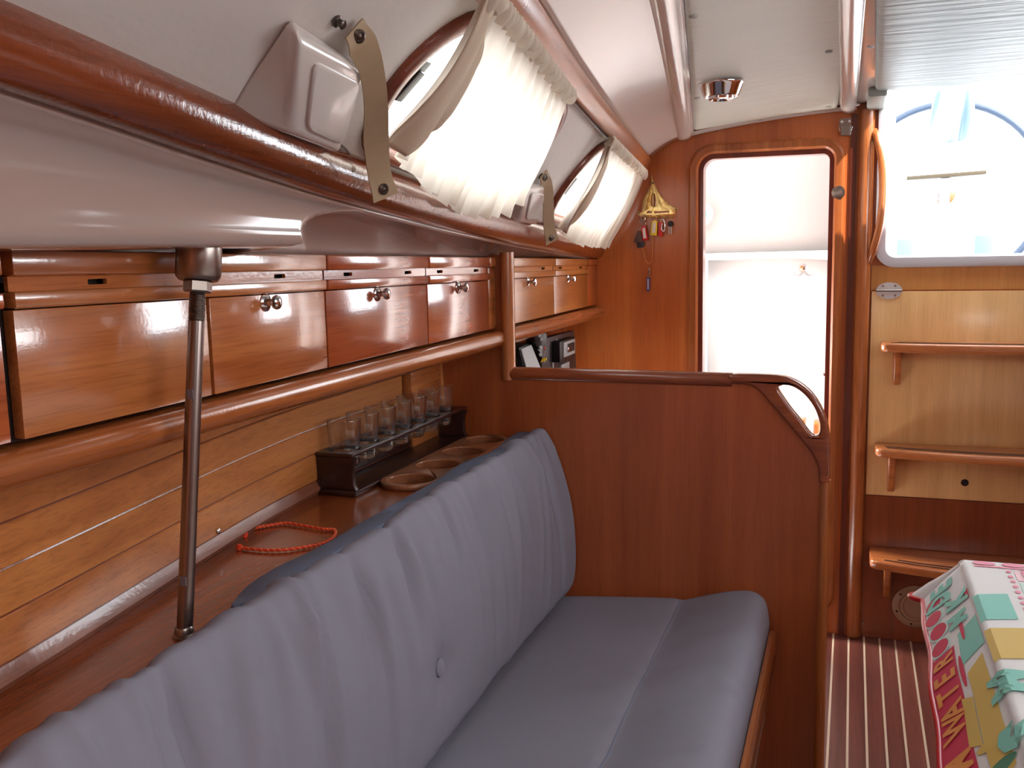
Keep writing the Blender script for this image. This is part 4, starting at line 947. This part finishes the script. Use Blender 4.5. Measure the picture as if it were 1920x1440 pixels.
# round inspection port
p = onY(1716, 1137, YB-0.0065)
t = thing('round_vent', 'beige round inspection port under the lowest step', 'vent', p)
M_BEI = plain('beige_plastic', (150, 118, 92), .45)
lathe('flange', [(0.074, 0), (0.074, 0.004), (0.070, 0.007), (0.052, 0.007), (0.050, 0.004)], p, M_BEI, t, axis=(0, -1, 0), n=36)
lathe('cover', [(0.050, 0.003), (0.049, 0.009), (0.040, 0.010), (0.038, 0.007), (0, 0.007)], p, M_BEI, t, axis=(0, -1, 0), n=36)
for k in range(6): a = rd(20+60*k); lathe('screw', [(0.004, 0.007), (0.003, 0.008), (0, 0.008)], (p[0]+0.062*cos(a), p[1], p[2]+0.062*sin(a)), M_DARK, t, axis=(0, -1, 0), n=10)
# companionway opening rim
rim = rrect(0.088, 0.80, 1.312, 1.90, [0.001, 0.001, 0.001, 0.03], 6)
pl = [(0.098, YB+0.01, 1.795), (0.098, YB+0.01, 1.36)] + [(0.098+0.035*(1-cos(a)), YB+0.01, 1.345-0.035*sin(a)) for a in lsp(0, pi/2, 7)] + [(0.40, YB+0.01, 1.310), (0.79, YB+0.01, 1.310)]
V, Fc = sweep(pl, [(0.030, 0.0), (0.030, 0.030), (0.022, 0.034), (-0.002, 0.034), (-0.008, 0.026), (-0.008, -0.03), (0.030, -0.03)], up=(0, -1, 0))
o = mesh('door_2', V, Fc, M_ALU); sharp(o, 40); struct(o, 'pale grey rim of the companionway opening')
o = box('washboard_channel', (0.082, YB+0.046, 1.33), (0.122, YB+0.16, 1.86), M_WHITE, o, 0.006)
# curved wooden grab handle at the side of the companionway
gh = catmull([(0.056, YB-0.012, 1.720), (0.066, YB-0.040, 1.690), (0.080, YB-0.052, 1.62), (0.086, YB-0.055, 1.52), (0.080, YB-0.052, 1.42), (0.064, YB-0.040, 1.345), (0.052, YB-0.015, 1.30)], 7)
o = tube('grab_handle', gh, [0.012]*len(gh), W_RAILZ, n=12, base=gh[-1]); tag(o, 'bowed wooden grab handle on the upright beside the companionway', 'grab handle')

# ================================================================== CHART TABLE CORNER BEHIND THE PARTITION
ip = lambda zx, zy, X: onX(930+zx/6, 460+zy/6, X)
XI = -0.93
pA = [ip(a, b, XI) for a, b in ((510, 1060), (880, 960), (905, 1395), (520, 1440))]
t = thing('switchboard', 'dark grey switch panel on the hull side below the golden lockers', 'panel', pA[3])
pl2 = [(float(q[1]), float(q[2])) for q in pA]
plate('panel_board', pl2, [], mapX(XI), 0.02, M_DGREY, t, bev=.002)
def ib(name, zx0, zy0, zx1, zy1, X, dpt, m, parent, bev=.003):
    a = ip(zx0, zy0, X); b = ip(zx1, zy1, X); lo = (X-dpt, min(a[1], b[1]), min(a[2], b[2])); hi = (X, max(a[1], b[1]), max(a[2], b[2])); return box(name, lo, hi, m, parent, bev)
rb = ib('radio', 720, 1085, 895, 1250, XI+.030, .030, M_BLACK, t)
ib('radio_face', 765, 1095, 892, 1215, XI+.033, .004, M_LGREY, rb); ib('display', 805, 1110, 885, 1180, XI+.0335, .003, M_BLACK, rb, .001)
lathe('volume_knob', [(.008, 0), (.008, .006), (.006, .008), (0, .008)], ip(798, 1170, XI+.033), M_CHROME, rb, axis=(1, 0, 0), n=16)
ib('breaker_strip', 636, 1090, 654, 1400, XI+.004, .004, M_LGREY, t, .001)
for k in range(3): lathe('switch', [(.006, 0), (.005, .006), (0, .006)], ip(497+24*k, 1297-8*k, XI+.001), M_YEL, t, axis=(1, 0, 0), n=10)
lathe('pilot_lamp', [(.006, 0), (.005, .005), (0, .006)], ip(535, 1160, XI+.001), M_RED, t, axis=(1, 0, 0), n=10)
lathe('panel_screw', [(.006, 0), (.005, .003), (0, .004)], ip(682, 1070, XI+.001), M_LGREY, t, axis=(1, 0, 0), n=10)
ib('switch_bank', 740, 1345, 830, 1420, XI+.010, .010, M_LGREY, t, .002)
# radio handset on its hook
hp = [ip(a, b, XI+.04) for a, b in ((430, 1015), (455, 1060), (470, 1130), (462, 1200), (450, 1240))]
t = thing('radio_handset', 'black radio handset hanging beside the dark switch panel', 'handset', hp[-1])
V, Fc = sweep(catmull(hp, 5), [(0.030*cos(a), 0.018*sin(a)) for a in lsp(0, 2*pi*15/16, 16)], up=(1, 0, 0)); o = mesh('grip', V, Fc, M_BLACK, t); sharp(o, 50)
lathe('speaker_end', [(0.0, -.02), (.030, -.018), (.036, 0), (.032, .018), (.02, .022), (0, .022)], ip(450, 1040, XI+.04), M_BLACK, t, axis=(1, -.3, 0), n=24)
for k, (a, b) in enumerate(((485, 1010), (505, 1055), (500, 1150), (498, 1230))): lathe('button', [(.006, 0), (.005, .004), (0, .004)], ip(a, b, XI+.060), M_LGREY, t, axis=(1, -.6, 0), n=10)
# grey instrument box
a = onY(980, 668, 2.62); bb = onY(1030, 720, 2.62)
t = thing('instrument_box', 'black box with pale grey sloping face behind the partition rail', 'box', (a[0], 2.66, 0.93))
hexa('case', [(-0.97, 2.55, 0.93), (-0.84, 2.55, 0.93), (-0.84, 2.70, 0.93), (-0.97, 2.70, 0.93), (-0.97, 2.60, 1.085), (-0.90, 2.60, 1.085), (-0.90, 2.70, 1.09), (-0.97, 2.70, 1.09)], M_BLACK, t, .004)
hexa('grey_face', [(-0.838, 2.555, 0.94), (-0.836, 2.555, 0.94), (-0.836, 2.695, 0.94), (-0.838, 2.695, 0.94), (-0.897, 2.603, 1.080), (-0.893, 2.603, 1.080), (-0.893, 2.695, 1.084), (-0.897, 2.695, 1.084)], M_LGREY, t)
ct = box('chart_table', (-1.04, 2.40, 0.90), (-0.40, 3.30, 0.928), W_SHELF, None, .004, base=(-.7, 2.9, .9)); tag(ct, 'varnished chart table top hidden behind the partition', 'table')

# ================================================================== WASHROOM BEHIND THE DOORWAY
YW = 4.42
wr = struct(grid('wall_washroom', lambda x, z: np.array([x, YW, z]), [-1.05, 0.06], [0.0, 1.95], M_WHITE), 'white washroom wall seen through the doorway'); solidify(wr, .02, 1.0)
struct(plate('wall_washroom_left', [(YB+0.046, 0.0), (YW, 0.0), (YW, 1.95), (YB+0.046, 1.95)], [rrect(3.60, 3.96, 0.75, 1.05, .08)], mapX(-1.05), 0.02, M_WHITE), 'white side wall of the washroom')  # opening added in front of the side fill lamp
struct(box('wall_washroom_right', (0.035, YB+0.046, 0), (0.055, YW, 1.95), M_WHITE), 'white side wall of the washroom behind the companionway')
struct(box('floor_washroom', (-1.05, YB+0.046, -0.02), (0.035, YW, 0.06), M_WHITE), 'white washroom floor')
cw = plate('ceiling_washroom', [(-1.07, YB+0.046), (0.055, YB+0.046), (0.055, YW+.02), (-1.07, YW+.02)], [rrect(-0.64, -0.20, 3.52, 3.88, .05)], mapZ(1.90, 1), .02, M_WHITE); struct(cw, 'white washroom ceiling with a hatch')
# moulded lower panel with rounded ledge, upper part leaning forward
lz = float(onY(1450, 476, YW-.06)[2])
lx1 = float(onY(1553, 500, YW-.06)[0])
pp = [(-1.05, 0.06), (lx1+.06, 0.06), (lx1+.06, lz-0.10)] + [(lx1+.06-.07*(1-cos(a)), lz-.10+.07*sin(a)) for a in lsp(0.1, pi/2, 7)] + [(-1.05, lz-.035)]
up_ = grid('wall_washroom_top', lambda s, x: np.array([x, YW-0.03-0.22*s**1.5, lz+s*(1.90-lz)]), lsp(0, 1, 8), lsp(-1.05, 0.035, 3), plain('washroom_liner', (178, 174, 171), .5)); struct(up_, 'leaning white upper wall of the washroom'); solidify(up_, .01, 0)
lw = plate('wall_washroom_ledge', [(-1.05, lz-.028), (-.25, lz-.02), (-.10, lz-.03), (-.04, lz-.07), (-.01, lz-.13), (0.03, lz-.13), (0.03, lz+.012), (-1.05, lz+.004)], [], mapY(YW-.10), .10, M_WHITE, bev=.006); struct(lw, 'rounded white ledge across the washroom wall')
# coat hook
p = onY(1508, 508, YW-.002)
t = thing('coat_hook', 'small chrome double coat hook on the white washroom wall', 'hook', p)
lathe('rosette', [(.018, 0), (.017, .004), (.010, .006), (0, .008)], p+np.array([0, 0, .012]), M_CHROME, t, axis=(0, -1, 0), n=20)
for s in (-1, 1): tube('prong', catmull([p+np.array([0, -.006, .004]), p+np.array([s*.014, -.02, -.016]), p+np.array([s*.032, -.034, -.018]), p+np.array([s*.044, -.036, -.002])], 6), .004, M_CHROME, t, n=8)
# teal round port on the left wall
p = onY(1311, 401, 4.285)
t = thing('round_port', 'round pale fitting with teal centre beyond the doorway edge', 'port', p)
lathe('bezel', [(.060, 0), (.058, .008), (.036, .010), (.034, .004)], p, M_WHITE, t, axis=(.1, -.9, -.45), n=28); lathe('lens', [(.036, .003), (.030, .006), (0, .007)], p, M_TEAL, t, axis=(.1, -.9, -.45), n=24)
# latch knob on the open door edge at right
p = onY(1543, 702, YB+.10)
t = thing('washroom_latch', 'small chrome latch knob inside the doorway', 'latch', p)
lathe('knob', [(0, 0), (.007, .001), (.009, .006), (.007, .011), (.004, .013), (.004, .035)], p, M_CHROME, t, axis=(1, .2, .15), n=16)
# narrow white door panel at the left in the washroom
p0 = onY(1312, 480, 4.1); 
dl = box('washroom_cabinet', (-1.048, 3.90, 0.06), (p0[0]+.01, 4.28, p0[2]), M_WHITE, None, .008, base=(-.95, 4.1, .06)); tag(dl, 'tall white washroom cabinet at the doorway edge', 'cabinet')
p = onY(1505, 800, 4.0)
vn = box('vanity', (-0.55, 3.90, 0.061), (0.03, YW-.004, p[2]-.10), M_WHITE, None, .01, base=(-.3, 4.15, .061)); tag(vn, 'white washroom counter beneath the coat hook', 'counter')
t = thing('paper_holder', 'small wooden holder with a white roll seen through the grab handle', 'holder', (p[0], 4.0, p[2]-.1))
box('wooden_cheek', (p[0]-.015, 3.99, p[2]-.10), (p[0]+.012, 4.06, p[2]+.030), W_STEP, t, .006); box('wooden_cheek', (p[0]+.042, 3.99, p[2]-.10), (p[0]+.068, 4.06, p[2]+.022), W_STEP, t, .006)
tube('roll', [(p[0]+.012, 4.02, p[2]-.02), (p[0]+.042, 4.02, p[2]-.02)], .045, M_WHITE, t, n=20)

# ================================================================== COCKPIT BEYOND THE COMPANIONWAY
M_COCK = plain('cockpit_gelcoat', (184, 190, 194), .4)
cs = box('floor_cockpit', (0.06, YB+0.17, 0.85), (2.2, 7.0, 0.90), M_COCK); struct(cs, 'white cockpit floor')
ben = box('cockpit_bench', (1.15, YB+0.4, 0.901), (2.1, 6.6, 1.22), M_COCK, None, .03, base=(1.6, 5, .901)); tag(ben, 'white moulded cockpit bench to the side of the wheel', 'bench')
wc = onY(1770, 365, 5.3); rw = 168/F*float(np.dot(wc-C0, fw))
t = thing('steering_wheel', 'large dark steering wheel out in the bright cockpit', 'steering wheel', (wc[0], wc[1], wc[2]-rw))
tube('wheel_rim', [(wc[0]+rw*cos(2*pi*k/60), wc[1]+0.05*sin(2*pi*k/60), wc[2]+rw*sin(2*pi*k/60)) for k in range(60)], .016, M_NAVY, t, n=10, closed=True)
for k in range(5): a = rd(90+72*k); tube('spoke', [(wc[0], wc[1]+.02, wc[2]), (wc[0]+rw*cos(a), wc[1]+.05*sin(a), wc[2]+rw*sin(a))], .008, M_CHROME, t, n=8)
lathe('hub', [(.05, -.03), (.06, 0), (.05, .03), (0, .04)], wc, M_CHROME, t, axis=(0, -1, 0), n=24)
pd = thing('wheel_pedestal', 'white steering pedestal behind the wheel', 'pedestal', (wc[0], 5.45, .9))
hexa('column', [(wc[0]-.14, 5.36, .90), (wc[0]+.14, 5.36, .90), (wc[0]+.14, 5.60, .90), (wc[0]-.14, 5.60, .90), (wc[0]-.10, 5.40, wc[2]+.1), (wc[0]+.10, 5.40, wc[2]+.1), (wc[0]+.10, 5.56, wc[2]+.1), (wc[0]-.10, 5.56, wc[2]+.1)], M_COCK, pd, .03)
# ledge with gold edge, hanging cloth, small fittings
a = onY(1700, 331, 4.7); b = onY(1849, 322, 4.7)
t = thing('cockpit_table', 'folded narrow wooden cockpit table edge in front of the wheel', 'table', ((a[0]+b[0])/2, 4.72, .9))
hexa('table_leaf', [(a[0], 4.68, a[2]-.016), (b[0], 4.68, b[2]-.010), (b[0], 4.78, b[2]-.010), (a[0], 4.78, a[2]-.016), (a[0], 4.68, a[2]), (b[0], 4.68, b[2]+.006), (b[0], 4.78, b[2]+.006), (a[0], 4.78, a[2])], plain('weathered_teak', (60, 50, 30), .6), t, .002)
box('table_leg', ((a[0]+b[0])/2-.02, 4.71, .90), ((a[0]+b[0])/2+.02, 4.75, a[2]-.012), M_COCK, t, .004)
def drape(u, v):
    px = (1752+ (1828-1752)*u) + (12*(1-u)-0)*(-v) ; py = 165+v*(108-14*u)
    q = onY(px, py, 4.3); q[1] += 0.025*sin(8*u+3*v)+0.012*sin(19*u); return q
o = grid('hanging_cloth', drape, lsp(0, 1, 40), lsp(0, 1, 20), plain('shaded_white_cloth', (120, 140, 152), .8), None, base=drape(.5, 1)); solidify(o, .003); tag(o, 'pale cloth hanging in the bright cockpit above the table edge', 'cloth')  # cloth is white; its blue-grey shade is put into the colour
zb_ = float(onY(1790, 165, 4.3)[2])
ar = [(0.10, 4.33, 0.901), (0.10, 4.33, zb_-.02), (0.16, 4.33, zb_+.03), (0.5, 4.33, zb_+.035), (1.0, 4.33, zb_+.03), (1.06, 4.33, zb_-.02), (1.06, 4.33, 0.901)]
o = tube('sprayhood_bow', ar, .011, M_COCK, n=10, base=(0.58, 4.33, .901)); tag(o, 'white tubular sprayhood bow carrying the hanging cloth', 'frame')
for (x0, y0, x1, y1, lab) in ((1682, 447, 1711, 456, 'small blue cleat block low in the cockpit behind the rim'), (1827, 440, 1862, 468, 'blue bag on the cockpit floor beside the wheel')):
    a = onY(x0, y1, 4.2); b = onY(x1, y0, 4.2)
    o = box('cockpit_fitting', (a[0], 4.2, 0.901), (b[0], 4.32, b[2]), plain('cockpit_fitting_blue', (88, 122, 140), .5), None, .006, base=((a[0]+b[0])/2, 4.26, .901)); tag(o, lab, 'fitting')

# ================================================================== TABLE AND PRINTED CLOTH
TX0, TY1, TZ0 = 0.240, 2.135, 0.70
t = thing('saloon_table', 'wooden saloon table hidden under a printed cloth', 'table', (0.62, 1.1, 0.0))
box('table_top', (TX0+.006, 0.15, TZ0-.034), (1.05, TY1-.006, TZ0-.004), W_SHELF, t, .004)
box('pedestal', (0.58, 0.7, 0.001), (0.70, 1.5, TZ0-.034), W_SHELF, t, .01)
DROP = 0.135
def clothP(y, v, off=0.0):
    """v>=0 on the top (x beyond the edge), v<0 down the side; rounded edge"""
    r = 0.012
    if v >= 0: x, z = TX0+v, TZ0+0.0005*sin(60*y+20*v)*sin(31*v+9*y); n = (0, 1)
    elif v > -r*pi/2: a = -v/r; x, z = TX0-r*sin(a), TZ0-r*(1-cos(a)); n = (-sin(a), cos(a))
    else:
        d = -v-r*pi/2; f = d/DROP
        wv = 0.006*sin(5*y+.6)+0.0025*sin(23*y)
        x, z = TX0-r-(0.078+wv)*f, TZ0-r-0.102*f+0.020*f*sin(3.0*y-4.4); n = (-.8, .6)
    return np.array([x+n[0]*off, y, z+n[1]*off])
def endP(x, d, off=0.0):
    """far end hang of the cloth"""
    r = .012
    if d < r*pi/2: a = d/r; return np.array([x, TY1+r*sin(a), TZ0-r*(1-cos(a))])
    e = d-r*pi/2; f = e/DROP; return np.array([x, TY1+r+.035*f+.008*f*sin(14*x), TZ0-r-.115*f])
M_CL = plain('white_printed_cloth', (232, 232, 232), .7, bump=(60., .10), spec=.3)
tc_ = thing('tablecloth', 'colourful fruit-printed tablecloth with red hem hanging over the saloon table', 'tablecloth', (0.62, 1.1, TZ0))
ys = lsp(0.12, TY1, 110); vs = lsp(-.154, -.019, 16)+[-.015, -.012, -.009, -.006, -.003, 0.0]+lsp(.02, .84, 30)
o = grid('cloth', lambda y, v: clothP(y, v), ys, vs, M_CL, tc_); solidify(o, .0012, 0)
def corner(a, d):
    # fan between side hang and end hang
    p = clothP(TY1, -d); q = endP(TX0, d); f = a
    r_ = np.array([p[0]-TX0, q[1]-TY1]); ang = pi/2*f
    rad = (TX0-p[0])*cos(ang)**1+ (q[1]-TY1)*sin(ang); bul = 1+.30*sin(2*ang)*min(1, d/.1)
    return np.array([TX0-rad*cos(ang)*bul, TY1+rad*sin(ang)*bul, p[2]*(1-f)+q[2]*f])
ds = [0, .003, .006, .009, .012, .015]+lsp(.019, .154, 16)
o = grid('cloth_corner', corner, lsp(0, 1, 18), ds, M_CL, tc_, flip=True); solidify(o, .0012, 0)
o = grid('cloth_end', lambda x, d: endP(x, d), lsp(TX0, 1.08, 40), ds, M_CL, tc_); solidify(o, .0012, 0)
# red hem
hem = [clothP(y, -.154) for y in ys]+[corner(a, .154) for a in lsp(.05, 1, 18)]+[endP(x, .154) for x in lsp(TX0+.02, 1.08, 30)]
tube('red_hem', hem, .0055, M_RED, tc_, n=8)
# printed motifs: letters and shapes laid onto the cloth surface
PC = dict(teal=plain('print_teal', (134, 204, 190), .7), pink=plain('print_pink', (240, 150, 172), .7), red=plain('print_red', (206, 52, 84), .7), yel=plain('print_mustard', (216, 184, 96), .7), mint=plain('print_mint', (200, 230, 222), .7), rose=plain('print_pale_rose', (246, 206, 214), .7), green=plain('print_green', (84, 140, 110), .7), org=plain('print_orange', (228, 150, 76), .7))
def surf(u, v, off):
    if u <= TY1: return clothP(u, v, off)
    return corner(min(1.0, (u-TY1)/.14), max(0.0, -v)) + np.array([-.6, .8, .1])*off
def printed(name, verts, faces, col, off):
    return mesh(name, [surf(p[0], p[1], off+.0012) for p in verts], faces, PC[col], tc_)
def disc(cy, cv, ry, rv, col, a0=0, a1=360, off=.0012, n=20, name='print_shape'):
    R_ = []
    for j in range(4):
        for k in range(n+1):
            a = rd(a0+(a1-a0)*k/n); R_.append((cy+ry*cos(a)*j/3, cv+rv*sin(a)*j/3))
    fc = [(j*(n+1)+k, j*(n+1)+k+1, (j+1)*(n+1)+k+1, (j+1)*(n+1)+k) for j in range(3) for k in range(n)]
    return printed(name, R_, fc, col, off)
def band(y0, y1, v0, v1, col, off=.0009, sk=0.0):
    U = lsp(0, 1, max(3, int((y1-y0)/.02)+2)); Vv = lsp(0, 1, max(3, int((v1-v0)/.012)+2)); P = [(y0+(y1-y0)*a+sk*b, v0+(v1-v0)*b) for a in U for b in Vv]; m_ = len(Vv)
    return printed('print_band', P, [(i*m_+j, i*m_+j+1, (i+1)*m_+j+1, (i+1)*m_+j) for i in range(len(U)-1) for j in range(m_-1)], col, off)
def text(s, y, v, size, col, rot, off=.0016, sx=1.0, bold=.012):
    off += .0012
    cu = bpy.data.curves.new('t', 'FONT'); cu.body = s; cu.size = 1.0; cu.offset = bold; cu.resolution_u = 2
    ob = bpy.data.objects.new('t', cu); COL.objects.link(ob); dg = bpy.context.evaluated_depsgraph_get(); me = ob.evaluated_get(dg).to_mesh()
    bm = bmesh.new(); bm.from_mesh(me); bmesh.ops.triangulate(bm, faces=bm.faces)
    for _ in range(3): bmesh.ops.subdivide_edges(bm, edges=[e for e in bm.edges if e.calc_length() > .16], cuts=1); bmesh.ops.triangulate(bm, faces=bm.faces)
    bm.verts.index_update(); ca, sa = cos(rd(rot)), sin(rd(rot)); P = []
    for q in bm.verts: a, b = q.co.x*size*sx, -q.co.y*size; P.append((y+a*ca-b*sa, v+a*sa+b*ca))
    fc = [[q.index for q in f.verts] for f in bm.faces]; bm.free()
    ob.evaluated_get(dg).to_mesh_clear(); bpy.data.objects.remove(ob); bpy.data.curves.remove(cu)
    return printed('print_letter', P, fc, col, off)
# side hang print
band(0.9, 1.80, -.150, -.088, 'red', .0006)
for (cy, cv) in ((2.045, -.120), (1.975, -.124), (1.905, -.120), (1.835, -.124)):
    disc(cy, cv, .036, .030, 'mint', off=.0010); disc(cy, cv, .030, .024, 'red', off=.0014)
for k, ch in enumerate('WATER'): text(ch, 1.50+.060*k, -.094, .068, 'org', 0, .0016, 1.0, .03)
text('M', 1.40, -.094, .068, 'org', 0, .0016, 1.0, .03)
for k, ch in enumerate('DE'): text(ch, 2.00+.066*k, -.072+.012*k, .095, 'teal', 8, .0014, .9, .05)
text('K', 1.94, -.026, .085, 'teal', 4, .0014, 1.0, .05); text('M', 1.86, -.040, .07, 'teal', 0, .0014, 1.0, .05)
band(1.70, 1.83, -.075, -.018, 'teal', .0008, .02); band(1.30, 1.66, -.07, -.03, 'yel', .0008, .03); band(1.45, 1.60, -.095, -.072, 'yel', .0008, -.02)
disc(1.84, -.060, .055, .005, 'red', off=.0018); disc(1.68, -.078, .06, .005, 'red', off=.0018); disc(1.97, -.022, .03, .006, 'red', off=.0018)
for k in range(7): disc(1.0+.07*k, -.055, .015, .03, 'green' if k % 2 else 'yel', off=.0012)
band(1.79, 1.92, -.012, .050, 'teal', .0008, .02); band(1.62, 1.75, -.012, .062, 'yel', .0010, .02)
text('M', 1.50, .030, .095, 'teal', 0, .0016, 1.1, .05); text('S', 1.36, .034, .11, 'teal', 0, .0016, 1.2, .06); text('A', 1.24, .034, .10, 'teal', 0, .0016, 1.2, .05)
# top print: pale rows of letters and bands
for k in range(9): disc(TY1-.016, .03+.055*k, .012, .022, 'pink', off=.0011)
band(TY1-.040, TY1-.032, .01, .80, 'pink')
for k, (w, c) in enumerate((('SUMMER', 'rose'), ('FRESH', 'pink'), ('MELON', 'rose'), ('SLICE', 'mint'), ('FRUIT', 'pink'), ('SWEET', 'rose'), ('MINT', 'mint'), ('JUICE', 'rose'))):
    y = TY1-.10-.075*k
    band(y-.012, y+.05, .080, .80, 'mint' if k % 3 == 1 else 'rose' if k % 3 == 0 else 'mint', .0005)
for k in range(26): disc(TY1-.06-.03*k, .070, .007, .005, 'pink', off=.0012)
random.seed(4)
for r_ in range(9):
    x_ = .09
    for k in range(9):
        ch = random.choice('SEOBFRAPCMU'); text(ch, TY1-.095-.075*r_, x_+.06*k, .062, ('pink', 'rose', 'rose')[(r_) % 3], 90, .0014, 1.0, .02)
